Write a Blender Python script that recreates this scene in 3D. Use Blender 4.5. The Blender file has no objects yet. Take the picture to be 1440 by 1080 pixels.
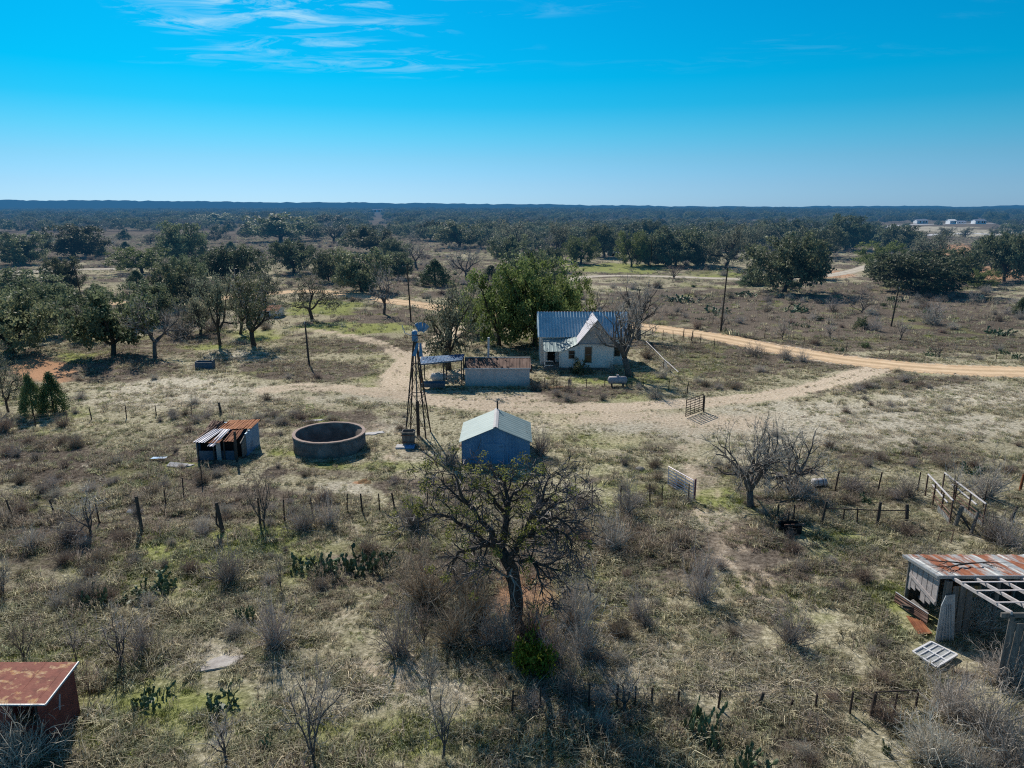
import bpy, math, random
import numpy as np
from mathutils import Vector, Matrix

# ------------------------------------------------------------------ basics
scene = bpy.context.scene
COL = scene.collection
RNG = random.Random(7)
NR = np.random.default_rng(7)
HC = 20.0                                   # height of the viewpoint above the ground, metres
FP = 1010.0                                 # focal length in photo pixels (1440 wide)
PITCH = math.radians(13.85)
SP, CP = math.sin(PITCH), math.cos(PITCH)
SUN_EL = math.radians(37.5)
SUN_AZ = math.radians(-23.0)                # measured from +Y (away from camera), negative = to the left
SUN_DIR = Vector((math.sin(SUN_AZ) * math.cos(SUN_EL), math.cos(SUN_AZ) * math.cos(SUN_EL), math.sin(SUN_EL)))


def G(px, py, z=0.0):
    """photo pixel -> the spot on the ground (height z) that it shows"""
    u, v = (px - 720) / FP, (py - 540) / FP
    d = (HC - z) / (SP + v * CP)
    return Vector((u * d, d * (CP - v * SP), z))


def atY(px, py, Y):
    u, v = (px - 720) / FP, (py - 540) / FP
    d = Y / (CP - v * SP)
    return Vector((u * d, Y, HC - d * (SP + v * CP)))


def ppm(p):
    return FP / (p.y * CP + (HC - p.z) * SP)


def G_np(px, py):
    u, v = (px - 720) / FP, (py - 540) / FP
    d = HC / (SP + v * CP)
    return u * d, d * (CP - v * SP)


def pix_np(X, Y):
    d = Y * CP + HC * SP
    return 720 + FP * X / d, 540 + FP * (HC * CP - Y * SP) / d


def vnoise(x, y, s, seed=0, octv=3):
    """value noise in 0..1 on arrays"""
    out = np.zeros_like(x, dtype=float); amp = 1.0; tot = 0.0
    for o in range(octv):
        xx, yy = x / s * 2 ** o + 131.7 * seed, y / s * 2 ** o - 77.3 * seed
        xi, yi = np.floor(xx).astype(np.int64), np.floor(yy).astype(np.int64)
        fx, fy = xx - xi, yy - yi
        fx, fy = fx * fx * (3 - 2 * fx), fy * fy * (3 - 2 * fy)

        def h(a, b):
            n = (a * 374761393 + b * 668265263 + (seed + o) * 974711) & 0x7fffffff
            n = ((n ^ (n >> 13)) * 1274126177) & 0x7fffffff
            return ((n ^ (n >> 16)) & 0xffff) / 65535.0
        v = (h(xi, yi) * (1 - fx) + h(xi + 1, yi) * fx) * (1 - fy) + (h(xi, yi + 1) * (1 - fx) + h(xi + 1, yi + 1) * fx) * fy
        out += v * amp; tot += amp; amp *= 0.55
    return out / tot


# ------------------------------------------------------------------ tagging
REG = []          # (object, landmark phrase ingredients) for labels worked out at the end


def tag(o, label=None, cat=None, group=None, kind=None):
    if label: o['label'] = label
    if cat: o['category'] = cat
    if group: o['group'] = group
    if kind: o['kind'] = kind
    return o


def thing(name, label, cat, loc=(0, 0, 0), rz=0.0, group=None):
    o = bpy.data.objects.new(name, None)
    o.empty_display_size = 0.3
    COL.objects.link(o)
    o.location = loc; o.rotation_euler = (0, 0, rz)
    return tag(o, label, cat, group)


def put(name, me, parent=None, loc=None):
    o = bpy.data.objects.new(name, me)
    COL.objects.link(o)
    if parent: o.parent = parent
    if loc is not None: o.location = loc
    return o


# ------------------------------------------------------------------ mesh building
def mesh_np(name, V, F, mats, fmat=None, tint=None, smooth=False):
    V = np.asarray(V, dtype=np.float32); F = np.asarray(F, dtype=np.int32)
    me = bpy.data.meshes.new(name)
    n, k = F.shape
    me.vertices.add(len(V)); me.vertices.foreach_set('co', V.ravel())
    me.loops.add(n * k); me.loops.foreach_set('vertex_index', F.ravel())
    me.polygons.add(n)
    me.polygons.foreach_set('loop_start', np.arange(0, n * k, k, dtype=np.int32))
    if fmat is not None: me.polygons.foreach_set('material_index', np.asarray(fmat, dtype=np.int32))
    if smooth: me.polygons.foreach_set('use_smooth', np.ones(n, dtype=bool))
    for m in mats: me.materials.append(m)
    me.update(calc_edges=True)
    if tint is not None:
        a = me.attributes.new('tint', 'FLOAT', 'FACE'); a.data.foreach_set('value', np.asarray(tint, dtype=np.float32))
    return me


class MB:
    def __init__(self, origin=(0, 0, 0)):
        self.v, self.f, self.o = [], [], Vector(origin)

    def add(self, vs, fs):
        b = len(self.v)
        self.v += [tuple(Vector(p) - self.o) for p in vs]
        self.f += [tuple(b + i for i in f) for f in fs]
        return self

    def box(self, lo, hi):
        x0, y0, z0 = lo; x1, y1, z1 = hi
        return self.add([(x0, y0, z0), (x1, y0, z0), (x1, y1, z0), (x0, y1, z0), (x0, y0, z1), (x1, y0, z1), (x1, y1, z1), (x0, y1, z1)],
                        [(3, 2, 1, 0), (4, 5, 6, 7), (0, 1, 5, 4), (1, 2, 6, 5), (2, 3, 7, 6), (3, 0, 4, 7)])

    def beam(self, a, b, w=0.08, h=None, roll=0.0):
        a, b = Vector(a), Vector(b); h = h or w
        d = (b - a).normalized()
        up = Vector((0, 0, 1)) if abs(d.z) < 0.95 else Vector((0, 1, 0))
        s = d.cross(up).normalized(); t = s.cross(d)
        if roll:
            s, t = s * math.cos(roll) + t * math.sin(roll), t * math.cos(roll) - s * math.sin(roll)
        s, t = s * w / 2, t * h / 2
        vs = [a - s - t, a + s - t, a + s + t, a - s + t, b - s - t, b + s - t, b + s + t, b - s + t]
        return self.add(vs, [(0, 1, 2, 3), (7, 6, 5, 4), (1, 0, 4, 5), (2, 1, 5, 6), (3, 2, 6, 7), (0, 3, 7, 4)])

    def tube(self, pts, rad, n=6, cap=True):
        pts = [Vector(p) for p in pts]
        if not hasattr(rad, '__len__'): rad = [rad] * len(pts)
        rings = []; prev = None
        for i, p in enumerate(pts):
            d = (pts[min(i + 1, len(pts) - 1)] - pts[max(i - 1, 0)])
            d = d.normalized() if d.length > 1e-9 else Vector((0, 0, 1))
            if prev is None:
                up = Vector((0, 0, 1)) if abs(d.z) < 0.9 else Vector((1, 0, 0))
                s = d.cross(up).normalized()
            else:
                s = (prev - d * prev.dot(d)); s = s.normalized() if s.length > 1e-6 else d.orthogonal().normalized()
            prev = s; t = d.cross(s)
            rings.append([p + (s * math.cos(2 * math.pi * k / n) + t * math.sin(2 * math.pi * k / n)) * rad[i] for k in range(n)])
        vs = [q for r in rings for q in r]; fs = []
        for i in range(len(pts) - 1):
            for k in range(n):
                a, b = i * n + k, i * n + (k + 1) % n
                fs.append((a, b, b + n, a + n))
        if cap:
            fs.append(tuple(range(n))[::-1]); fs.append(tuple(range((len(pts) - 1) * n, len(pts) * n)))
        return self.add(vs, fs)

    def prism(self, poly, axis, a, b):
        """polygon of (p,q) pairs extruded along axis from a to b; axis 'y': (p,q)=(x,z); 'x': (y,z); 'z': (x,y)"""
        def P(p, q, t):
            return {'y': (p, t, q), 'x': (t, p, q), 'z': (p, q, t)}[axis]
        n = len(poly)
        vs = [P(p, q, a) for p, q in poly] + [P(p, q, b) for p, q in poly]
        fs = [tuple(range(n)), tuple(range(n, 2 * n))[::-1]] + [(i, i + n, (i + 1) % n + n, (i + 1) % n) for i in range(n)]
        return self.add(vs, fs)

    def ribbed(self, p00, p10, p01, p11, nr, h=0.03, th=0.02, nv=1, wob=0.0, rng=None, prof=(0, .30, .40, .60, .70)):
        """sheet metal: ribs run from the p0* edge to the p1* edge; p00->p01 is across the ribs"""
        p00, p10, p01, p11 = map(Vector, (p00, p10, p01, p11))
        nrm = (p01 - p00).cross(p10 - p00).normalized()
        if nrm.z < 0: nrm = -nrm
        us, hs = [], []
        for i in range(nr):
            for q in prof:
                us.append((i + q) / nr); hs.append(h if .39 < q < .61 else 0)
        us.append(1.0); hs.append(0)
        vs = []; n = len(us)
        for side in (0, 1):
            for j in range(nv + 1):
                t = j / nv
                for u, hh in zip(us, hs):
                    p = (p00 * (1 - u) + p01 * u) * (1 - t) + (p10 * (1 - u) + p11 * u) * t
                    k = (rng.uniform(-wob, wob) if rng and side == 0 else 0)
                    vs.append(p + nrm * (hh + k - side * th))
        m = n * (nv + 1); fs = []
        for j in range(nv):
            for i in range(n - 1):
                a = j * n + i
                fs.append((a, a + 1, a + n + 1, a + n)); fs.append((m + a, m + a + n, m + a + n + 1, m + a + 1))
        for i in range(n - 1):
            fs.append((i, m + i, m + i + 1, i + 1)); a = nv * n + i; fs.append((a, a + 1, m + a + 1, m + a))
        for j in range(nv):
            a = j * n; fs.append((a, a + n, m + a + n, m + a)); a = j * n + n - 1; fs.append((a, m + a, m + a + n, a + n))
        return self.add(vs, fs)

    def mesh(self, name, mat, smooth=False):
        me = bpy.data.meshes.new(name)
        me.from_pydata(self.v, [], self.f); me.materials.append(mat)
        if smooth: me.polygons.foreach_set('use_smooth', [True] * len(me.polygons))
        me.update()
        return me

    def build(self, name, mat, parent=None, smooth=False):
        return put(name, self.mesh(name, mat, smooth), parent)


# ------------------------------------------------------------------ materials
HAZE = (0.030, 0.135, 0.290, 1)  # glow colour of the haze painted into far surfaces


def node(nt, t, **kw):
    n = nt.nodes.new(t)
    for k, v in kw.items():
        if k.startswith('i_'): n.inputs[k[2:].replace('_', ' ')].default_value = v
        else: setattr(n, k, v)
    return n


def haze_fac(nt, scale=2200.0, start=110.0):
    """share of painted haze at a spot, growing with distance from the world origin"""
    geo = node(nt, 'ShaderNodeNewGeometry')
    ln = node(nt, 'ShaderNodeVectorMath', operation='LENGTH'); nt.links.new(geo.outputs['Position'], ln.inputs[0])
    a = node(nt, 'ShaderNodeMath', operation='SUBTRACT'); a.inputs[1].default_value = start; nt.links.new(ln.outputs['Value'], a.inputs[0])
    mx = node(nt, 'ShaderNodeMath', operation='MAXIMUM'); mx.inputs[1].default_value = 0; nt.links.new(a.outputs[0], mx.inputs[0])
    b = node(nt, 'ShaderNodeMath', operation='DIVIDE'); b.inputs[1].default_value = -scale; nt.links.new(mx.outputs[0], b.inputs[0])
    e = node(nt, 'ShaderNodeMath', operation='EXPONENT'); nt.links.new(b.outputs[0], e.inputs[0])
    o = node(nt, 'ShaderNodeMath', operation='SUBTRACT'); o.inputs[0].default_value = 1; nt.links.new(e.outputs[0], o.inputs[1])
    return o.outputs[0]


def haze_glow(nt, shader, out):
    """painted haze: mixes a blue glow into the surface, stronger further out"""
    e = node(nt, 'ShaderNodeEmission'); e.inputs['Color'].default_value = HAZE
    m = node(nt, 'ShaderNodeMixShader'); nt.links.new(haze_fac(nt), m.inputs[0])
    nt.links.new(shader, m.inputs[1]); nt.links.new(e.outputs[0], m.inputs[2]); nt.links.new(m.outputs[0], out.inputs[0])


def mixc(nt, fac, a, b, blend='MIX'):
    m = node(nt, 'ShaderNodeMix', data_type='RGBA', blend_type=blend)
    for s, v in ((0, fac), (6, a), (7, b)):
        if hasattr(v, 'is_linked') or hasattr(v, 'links'): nt.links.new(v, m.inputs[s])
        else: m.inputs[s].default_value = v if s else float(v)
    return m.outputs[2]


def c4(c): return (c[0], c[1], c[2], 1.0)


def new_mat(name):
    m = bpy.data.materials.new(name); m.use_nodes = True
    nt = m.node_tree; nt.nodes.clear()
    out = node(nt, 'ShaderNodeOutputMaterial')
    return m, nt, out


def ramp(nt, src, stops):
    r = node(nt, 'ShaderNodeValToRGB'); cr = r.color_ramp
    while len(cr.elements) < len(stops): cr.elements.new(0.5)
    for e, (p, c) in zip(cr.elements, stops):
        e.position = p; e.color = c4(c) if len(c) == 3 else c
    nt.links.new(src, r.inputs[0])
    return r.outputs[0]


def noise(nt, scale, detail=4, rough=0.6, coord='Object', stretch=None, dist=0.0, w=None):
    tc = node(nt, 'ShaderNodeTexCoord')
    v = tc.outputs['Object' if coord == 'World' else coord]
    if coord == 'World':
        v = node(nt, 'ShaderNodeNewGeometry').outputs['Position']
    if stretch:
        mp = node(nt, 'ShaderNodeMapping'); mp.inputs['Scale'].default_value = stretch; nt.links.new(v, mp.inputs[0]); v = mp.outputs[0]
    n = node(nt, 'ShaderNodeTexNoise'); n.inputs['Scale'].default_value = scale; n.inputs['Detail'].default_value = detail
    n.inputs['Roughness'].default_value = rough; n.inputs['Distortion'].default_value = dist
    nt.links.new(v, n.inputs['Vector'])
    return n.outputs['Fac']


def surf(name, stops, scale=3.0, rough=0.8, metal=0.0, bump=0.2, bscale=None, stretch=None, second=None, haze=False, detail=6, spec=0.3, dirt=None):
    """weathered surface: colours along a noise ramp, optional second layer (colour, noise scale, lo, hi, stretch, rough, metal)"""
    m, nt, out = new_mat(name)
    b = node(nt, 'ShaderNodeBsdfPrincipled')
    col = ramp(nt, noise(nt, scale, detail, 0.65, stretch=stretch), stops)
    b.inputs['Roughness'].default_value = rough; b.inputs['Metallic'].default_value = metal
    b.inputs['Specular IOR Level'].default_value = spec
    if second:
        sc, ss, lo, hi, st, r2, m2 = second
        f = ramp(nt, noise(nt, ss, 7, 0.7, stretch=st, dist=0.3), [(lo, (0, 0, 0)), (hi, (1, 1, 1))])
        c2 = ramp(nt, noise(nt, ss * 3.1, 5, 0.7), [(0.3, sc[0]), (0.7, sc[1])])
        col = mixc(nt, f, col, c2)
        for inp, x, y in (('Roughness', rough, r2), ('Metallic', metal, m2)):
            mr = node(nt, 'ShaderNodeMapRange'); mr.inputs['To Min'].default_value = x; mr.inputs['To Max'].default_value = y
            nt.links.new(f, mr.inputs['Value']); nt.links.new(mr.outputs[0], b.inputs[inp])
    if dirt:      # (colour, height): grime creeping up from the ground
        sx = node(nt, 'ShaderNodeSeparateXYZ'); nt.links.new(node(nt, 'ShaderNodeTexCoord').outputs['Object'], sx.inputs[0])
        mr = node(nt, 'ShaderNodeMapRange'); mr.inputs['From Max'].default_value = dirt[1]; mr.inputs['To Min'].default_value = 0.75; mr.inputs['To Max'].default_value = 0.0
        nt.links.new(sx.outputs['Z'], mr.inputs['Value'])
        mu = node(nt, 'ShaderNodeMath', operation='MULTIPLY'); nt.links.new(mr.outputs[0], mu.inputs[0]); nt.links.new(noise(nt, 4, 5), mu.inputs[1])
        col = mixc(nt, mu.outputs[0], col, c4(dirt[0]))
    nt.links.new(col, b.inputs['Base Color'])
    if bump:
        bp = node(nt, 'ShaderNodeBump'); bp.inputs['Strength'].default_value = bump; bp.inputs['Distance'].default_value = 0.05
        nt.links.new(noise(nt, bscale or scale * 4, 5, 0.7), bp.inputs['Height']); nt.links.new(bp.outputs[0], b.inputs['Normal'])
    if haze: haze_glow(nt, b.outputs[0], out)
    else: nt.links.new(b.outputs[0], out.inputs[0])
    return m


def leafmat(name, dark, light, trans=0.3, var=0.35, haze=True, rough=0.6, patch=0.35):
    """leaves: two greens along the per-leaf tint, brightness by tree, some light through"""
    m, nt, out = new_mat(name)
    at = node(nt, 'ShaderNodeAttribute', attribute_name='tint')
    col = ramp(nt, at.outputs['Fac'], [(0.0, dark), (1.0, light)])
    oi = node(nt, 'ShaderNodeObjectInfo')
    hs = node(nt, 'ShaderNodeHueSaturation')
    mr = node(nt, 'ShaderNodeMapRange'); mr.inputs['To Min'].default_value = 1 - var; mr.inputs['To Max'].default_value = 1 + var
    nt.links.new(oi.outputs['Random'], mr.inputs['Value']); nt.links.new(mr.outputs[0], hs.inputs['Value'])
    m2 = node(nt, 'ShaderNodeMath', operation='MULTIPLY_ADD'); m2.inputs[1].default_value = 7.13; m2.inputs[2].default_value = 0.0
    nt.links.new(oi.outputs['Random'], m2.inputs[0])
    fr = node(nt, 'ShaderNodeMath', operation='FRACT'); nt.links.new(m2.outputs[0], fr.inputs[0])
    mh = node(nt, 'ShaderNodeMapRange'); mh.inputs['To Min'].default_value = 0.475; mh.inputs['To Max'].default_value = 0.515
    nt.links.new(fr.outputs[0], mh.inputs['Value']); nt.links.new(mh.outputs[0], hs.inputs['Hue'])
    nt.links.new(col, hs.inputs['Color'])
    col = hs.outputs[0]
    d = node(nt, 'ShaderNodeBsdfPrincipled'); d.inputs['Roughness'].default_value = rough; d.inputs['Specular IOR Level'].default_value = 0.25
    t = node(nt, 'ShaderNodeBsdfTranslucent'); ms = node(nt, 'ShaderNodeMixShader'); ms.inputs[0].default_value = trans
    nt.links.new(col, d.inputs['Base Color']); nt.links.new(col, t.inputs['Color'])
    nt.links.new(d.outputs[0], ms.inputs[1]); nt.links.new(t.outputs[0], ms.inputs[2])
    if haze: haze_glow(nt, ms.outputs[0], out)
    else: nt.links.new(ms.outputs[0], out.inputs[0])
    return m


M = {}
M['oak_leaf'] = leafmat('oak_leaf', (0.034, 0.054, 0.036), (0.270, 0.300, 0.165), 0.36, 0.4)
M['bright_leaf'] = leafmat('bright_leaf', (0.040, 0.070, 0.026), (0.290, 0.345, 0.115), 0.38, 0.2)
M['grey_leaf'] = leafmat('grey_leaf', (0.065, 0.078, 0.058), (0.300, 0.310, 0.210), 0.33)
M['olive_leaf'] = leafmat('olive_leaf', (0.075, 0.080, 0.022), (0.360, 0.355, 0.100), 0.45, 0.15, haze=False)
M['juniper_leaf'] = leafmat('juniper_leaf', (0.046, 0.080, 0.036), (0.160, 0.220, 0.090), 0.25)
M['moss_green'] = leafmat('moss_green', (0.050, 0.090, 0.012), (0.280, 0.360, 0.045), 0.35, 0.1)
M['far_leaf'] = leafmat('far_leaf', (0.055, 0.080, 0.055), (0.220, 0.245, 0.150), 0.4, 0.45)
M['far_grey'] = leafmat('far_grey', (0.110, 0.115, 0.100), (0.290, 0.285, 0.235), 0.35)
M['bark'] = surf('bark', [(0.3, (0.030, 0.025, 0.021)), (0.7, (0.095, 0.080, 0.068))], 6, 0.9, 0, 0.5, haze=True)
M['bark_grey'] = surf('bark_grey', [(0.3, (0.060, 0.052, 0.048)), (0.7, (0.190, 0.168, 0.155))], 6, 0.9, 0, 0.5, haze=True)
M['twig_grey'] = leafmat('twig_grey', (0.190, 0.168, 0.148), (0.620, 0.560, 0.500), 0.15, 0.25)
M['twig_brown'] = leafmat('twig_brown', (0.150, 0.115, 0.088), (0.420, 0.335, 0.260), 0.15, 0.25)
M['twig_pale'] = leafmat('twig_pale', (0.260, 0.235, 0.200), (0.700, 0.640, 0.550), 0.2, 0.2)
M['dead_wood'] = surf('dead_wood', [(0.3, (0.20, 0.18, 0.16)), (0.7, (0.45, 0.42, 0.38))], 5, 0.9, 0, 0.4)
M['cactus'] = leafmat('cactus', (0.060, 0.100, 0.055), (0.210, 0.270, 0.140), 0.1, 0.2, rough=0.5)
M['straw'] = leafmat('straw', (0.105, 0.098, 0.062), (0.840, 0.770, 0.545), 0.48, 0.35)
M['weed'] = leafmat('weed', (0.120, 0.098, 0.076), (0.560, 0.470, 0.370), 0.4, 0.3)
M['greengrass'] = leafmat('greengrass', (0.080, 0.110, 0.030), (0.400, 0.460, 0.140), 0.5, 0.3)
M['sage'] = leafmat('sage', (0.075, 0.090, 0.045), (0.640, 0.650, 0.410), 0.45, 0.35)
M['palegrass'] = leafmat('palegrass', (0.380, 0.345, 0.265), (0.900, 0.840, 0.690), 0.45, 0.25)

M['galv_blue'] = surf('galv_blue', [(0.3, (0.38, 0.54, 0.62)), (0.7, (0.58, 0.72, 0.78))], 0.7, 0.45, 0.3, 0.05, second=(((0.25, 0.24, 0.25), (0.34, 0.32, 0.31)), 1.3, 0.62, 0.80, (1, .3, 1), 0.8, 0.0))
M['galv_white'] = surf('galv_white', [(0.3, (0.54, 0.53, 0.57)), (0.7, (0.70, 0.68, 0.74))], 1.2, 0.6, 0.1, 0.05, second=(((0.25, 0.22, 0.24), (0.36, 0.30, 0.30)), 1.1, 0.60, 0.72, None, 0.8, 0.0))
M['galv_teal'] = surf('galv_teal', [(0.3, (0.19, 0.27, 0.28)), (0.7, (0.27, 0.355, 0.36))], 0.8, 0.6, 0.1, 0.04)
M['galv_shade'] = surf('galv_shade', [(0.25, (0.07, 0.20, 0.36)), (0.75, (0.17, 0.34, 0.54))], 1.1, 0.5, 0.15, 0.05, stretch=(1, 1, .4), second=(((0.07, 0.09, 0.12), (0.12, 0.13, 0.15)), 0.9, 0.58, 0.75, None, 0.8, 0.0))
M['galv_plain'] = surf('galv_plain', [(0.3, (0.34, 0.36, 0.38)), (0.7, (0.55, 0.57, 0.58))], 2.2, 0.5, 0.6, 0.06)
M['rust'] = surf('rust', [(0.25, (0.10, 0.038, 0.022)), (0.5, (0.24, 0.088, 0.042)), (0.75, (0.38, 0.17, 0.075))], 2.2, 0.85, 0.1, 0.2)
M['rust_orange'] = surf('rust_orange', [(0.25, (0.20, 0.070, 0.035)), (0.5, (0.42, 0.165, 0.070)), (0.75, (0.58, 0.28, 0.13))], 2.2, 0.85, 0.0, 0.2, second=(((0.30, 0.24, 0.22), (0.50, 0.42, 0.38)), 1.4, 0.60, 0.70, None, 0.8, 0.0))
M['rust_dark'] = surf('rust_dark', [(0.25, (0.06, 0.032, 0.026)), (0.5, (0.15, 0.085, 0.065)), (0.75, (0.30, 0.21, 0.17))], 1.3, 0.8, 0.2, 0.2, stretch=(1.6, .35, .35))
M['rust_red'] = surf('rust_red', [(0.25, (0.12, 0.035, 0.026)), (0.5, (0.25, 0.075, 0.052)), (0.75, (0.33, 0.115, 0.078))], 2.6, 0.7, 0.1, 0.2, second=(((0.50, 0.22, 0.06), (0.66, 0.48, 0.32)), 2.1, 0.53, 0.60, (.9, 1.3, 1), 0.8, 0.0))
M['rust_wall'] = surf('rust_wall', [(0.2, (0.11, 0.030, 0.026)), (0.5, (0.22, 0.065, 0.054)), (0.8, (0.32, 0.12, 0.09))], 1.6, 0.8, 0.1, 0.2, dirt=((0.05, 0.04, 0.05), 0.9))
M['patch_roof'] = surf('patch_roof', [(0.2, (0.012, 0.06, 0.15)), (0.45, (0.02, 0.10, 0.23)), (0.75, (0.05, 0.17, 0.33))], 1.5, 0.8, 0.0, 0.1, second=(((0.45, 0.44, 0.42), (0.60, 0.58, 0.54)), 2.4, 0.585, 0.625, (1, 2.5, 1), 0.7, 0.0))
M['white_paint'] = surf('white_paint', [(0.25, (0.66, 0.60, 0.56)), (0.7, (0.88, 0.82, 0.78))], 1.2, 0.75, 0, 0.1, stretch=(1, 1, .5), dirt=((0.28, 0.24, 0.20), 0.7))
M['gable_board'] = surf('gable_board', [(0.25, (0.30, 0.28, 0.28)), (0.7, (0.50, 0.46, 0.45))], 1.5, 0.8, 0, 0.2)
M['mauve_wall'] = surf('mauve_wall', [(0.25, (0.46, 0.41, 0.405)), (0.7, (0.64, 0.57, 0.56))], 0.9, 0.8, 0, 0.1, stretch=(2, 1, .3), dirt=((0.22, 0.19, 0.18), 0.8))
M['wood_grey'] = surf('wood_grey', [(0.25, (0.085, 0.078, 0.072)), (0.7, (0.24, 0.225, 0.205))], 2.5, 0.9, 0, 0.3, stretch=(3, 3, .4))
M['wood_dark'] = surf('wood_dark', [(0.25, (0.035, 0.030, 0.027)), (0.7, (0.110, 0.092, 0.078))], 3, 0.9, 0, 0.3, stretch=(2, 2, .4))
M['wood_tan'] = surf('wood_tan', [(0.25, (0.25, 0.21, 0.17)), (0.7, (0.48, 0.42, 0.36))], 3, 0.85, 0, 0.2)
M['steel_post'] = surf('steel_post', [(0.3, (0.040, 0.032, 0.030)), (0.7, (0.12, 0.085, 0.070))], 8, 0.75, 0.3, 0.1)
M['wire'] = surf('wire', [(0.3, (0.10, 0.085, 0.078)), (0.7, (0.20, 0.175, 0.16))], 8, 0.7, 0.3, 0)
M['pipe_white'] = surf('pipe_white', [(0.3, (0.44, 0.42, 0.43)), (0.7, (0.66, 0.64, 0.65))], 3, 0.55, 0.1, 0.1, second=(((0.25, 0.13, 0.08), (0.36, 0.20, 0.12)), 2.5, 0.58, 0.70, None, 0.85, 0.0))
M['gate_paint'] = surf('gate_paint', [(0.3, (0.62, 0.54, 0.62)), (0.7, (0.88, 0.82, 0.88))], 2.5, 0.5, 0.1, 0.05)
M['concrete'] = surf('concrete', [(0.25, (0.075, 0.062, 0.056)), (0.5, (0.20, 0.168, 0.150)), (0.75, (0.34, 0.295, 0.27))], 1.1, 0.95, 0, 0.3, dirt=((0.06, 0.055, 0.05), 1.0))
M['concrete_rim'] = surf('concrete_rim', [(0.2, (0.30, 0.22, 0.19)), (0.8, (0.48, 0.38, 0.33))], 2.0, 0.95, 0, 0.3)
M['slab'] = surf('slab', [(0.2, (0.42, 0.41, 0.42)), (0.8, (0.68, 0.67, 0.67))], 2.0, 0.9, 0, 0.2)
M['glass_dark'] = surf('glass_dark', [(0.3, (0.010, 0.011, 0.012)), (0.7, (0.030, 0.031, 0.030))], 1.0, 0.15, 0, 0, spec=0.6)
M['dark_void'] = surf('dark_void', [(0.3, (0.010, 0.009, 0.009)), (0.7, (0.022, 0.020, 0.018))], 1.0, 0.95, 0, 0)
M['mill_blue'] = surf('mill_blue', [(0.3, (0.05, 0.17, 0.33)), (0.7, (0.12, 0.28, 0.46))], 2.0, 0.5, 0.0, 0.05)
M['panel_blue'] = surf('panel_blue', [(0.3, (0.05, 0.085, 0.13)), (0.7, (0.11, 0.155, 0.21))], 2.0, 0.6, 0.1, 0.08)
M['tarp_blue'] = surf('tarp_blue', [(0.3, (0.10, 0.30, 0.62)), (0.7, (0.25, 0.48, 0.78))], 3.0, 0.5, 0, 0.1)
M['yellow'] = surf('yellow', [(0.3, (0.50, 0.55, 0.10)), (0.7, (0.65, 0.66, 0.25))], 3.0, 0.5, 0, 0.0)
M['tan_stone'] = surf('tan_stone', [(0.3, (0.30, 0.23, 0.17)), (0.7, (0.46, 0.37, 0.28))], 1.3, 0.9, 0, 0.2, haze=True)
M['far_white'] = surf('far_white', [(0.3, (0.66, 0.70, 0.76)), (0.7, (0.82, 0.85, 0.90))], 0.4, 0.6, 0, 0.0)
M['far_roof'] = surf('far_roof', [(0.3, (0.16, 0.24, 0.36)), (0.7, (0.26, 0.34, 0.46))], 0.4, 0.6, 0.1, 0.0)
M['tank_paint'] = surf('tank_paint', [(0.3, (0.28, 0.27, 0.30)), (0.7, (0.42, 0.40, 0.42))], 2.5, 0.6, 0.0, 0.05, second=(((0.30, 0.18, 0.12), (0.42, 0.28, 0.20)), 2.0, 0.60, 0.72, None, 0.85, 0.0))
M['car_dark'] = surf('car_dark', [(0.3, (0.02, 0.03, 0.07)), (0.7, (0.05, 0.06, 0.11))], 1.0, 0.3, 0.2, 0.0)

M['barn_tin'] = surf('barn_tin', [(0.3, (0.34, 0.36, 0.37)), (0.7, (0.55, 0.56, 0.55))], 2.0, 0.6, 0.3, 0.1, second=(((0.20, 0.060, 0.032), (0.38, 0.150, 0.075)), 0.9, 0.44, 0.54, (1.9, .35, .35), 0.85, 0.0))
M['wood_pale'] = surf('wood_pale', [(0.25, (0.28, 0.25, 0.24)), (0.7, (0.55, 0.50, 0.49))], 2.5, 0.9, 0, 0.3)
M['wood_bleached'] = surf('wood_bleached', [(0.25, (0.40, 0.36, 0.35)), (0.7, (0.68, 0.63, 0.62))], 3, 0.85, 0, 0.2)
M['ochre'] = surf('ochre', [(0.25, (0.50, 0.24, 0.09)), (0.7, (0.66, 0.40, 0.20))], 2.5, 0.9, 0, 0.3)
M['pipe_clean'] = surf('pipe_clean', [(0.3, (0.62, 0.62, 0.64)), (0.7, (0.80, 0.80, 0.82))], 3, 0.6, 0, 0.1)
M['pane_grey'] = surf('pane_grey', [(0.3, (0.26, 0.28, 0.29)), (0.7, (0.50, 0.52, 0.52))], 3, 0.4, 0, 0.1)
M['gate_post'] = surf('gate_post', [(0.3, (0.10, 0.035, 0.06)), (0.7, (0.20, 0.08, 0.12))], 3, 0.7, 0, 0.1)
M['rockslab'] = surf('rockslab', [(0.25, (0.30, 0.27, 0.25)), (0.7, (0.60, 0.56, 0.52))], 3, 0.95, 0, 0.4)
M['bark_warm'] = surf('bark_warm', [(0.3, (0.030, 0.026, 0.024)), (0.7, (0.105, 0.092, 0.082))], 7, 0.9, 0, 0.6)
M['twig_mid'] = leafmat('twig_mid', (0.150, 0.130, 0.112), (0.500, 0.440, 0.385), 0.15, 0.25)
M['twig_dark'] = leafmat('twig_dark', (0.050, 0.042, 0.042), (0.170, 0.150, 0.150), 0.0, 0.1)
SUN_E, SKY_S = 5.0, 0.14
SKY_RAMP = [(0.0, (0.25, 0.48, 0.98)), (0.029, (0.224, 0.438, 0.81)), (0.061, (0.18, 0.434, 0.69)), (0.092, (0.106, 0.46, 0.66)), (0.126, (0.025, 0.462, 0.654)), (0.16, (0.002, 0.478, 0.67)), (0.25, (0.002, 0.484, 0.695)), (0.45, (0.10, 0.32, 0.45)), (1.0, (0.20, 0.35, 0.45))]
CLOUD_C, CLOUD_OFF = (2.6, 5.1, 6.9, 1), (0.3, 0.2, 0)
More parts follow.
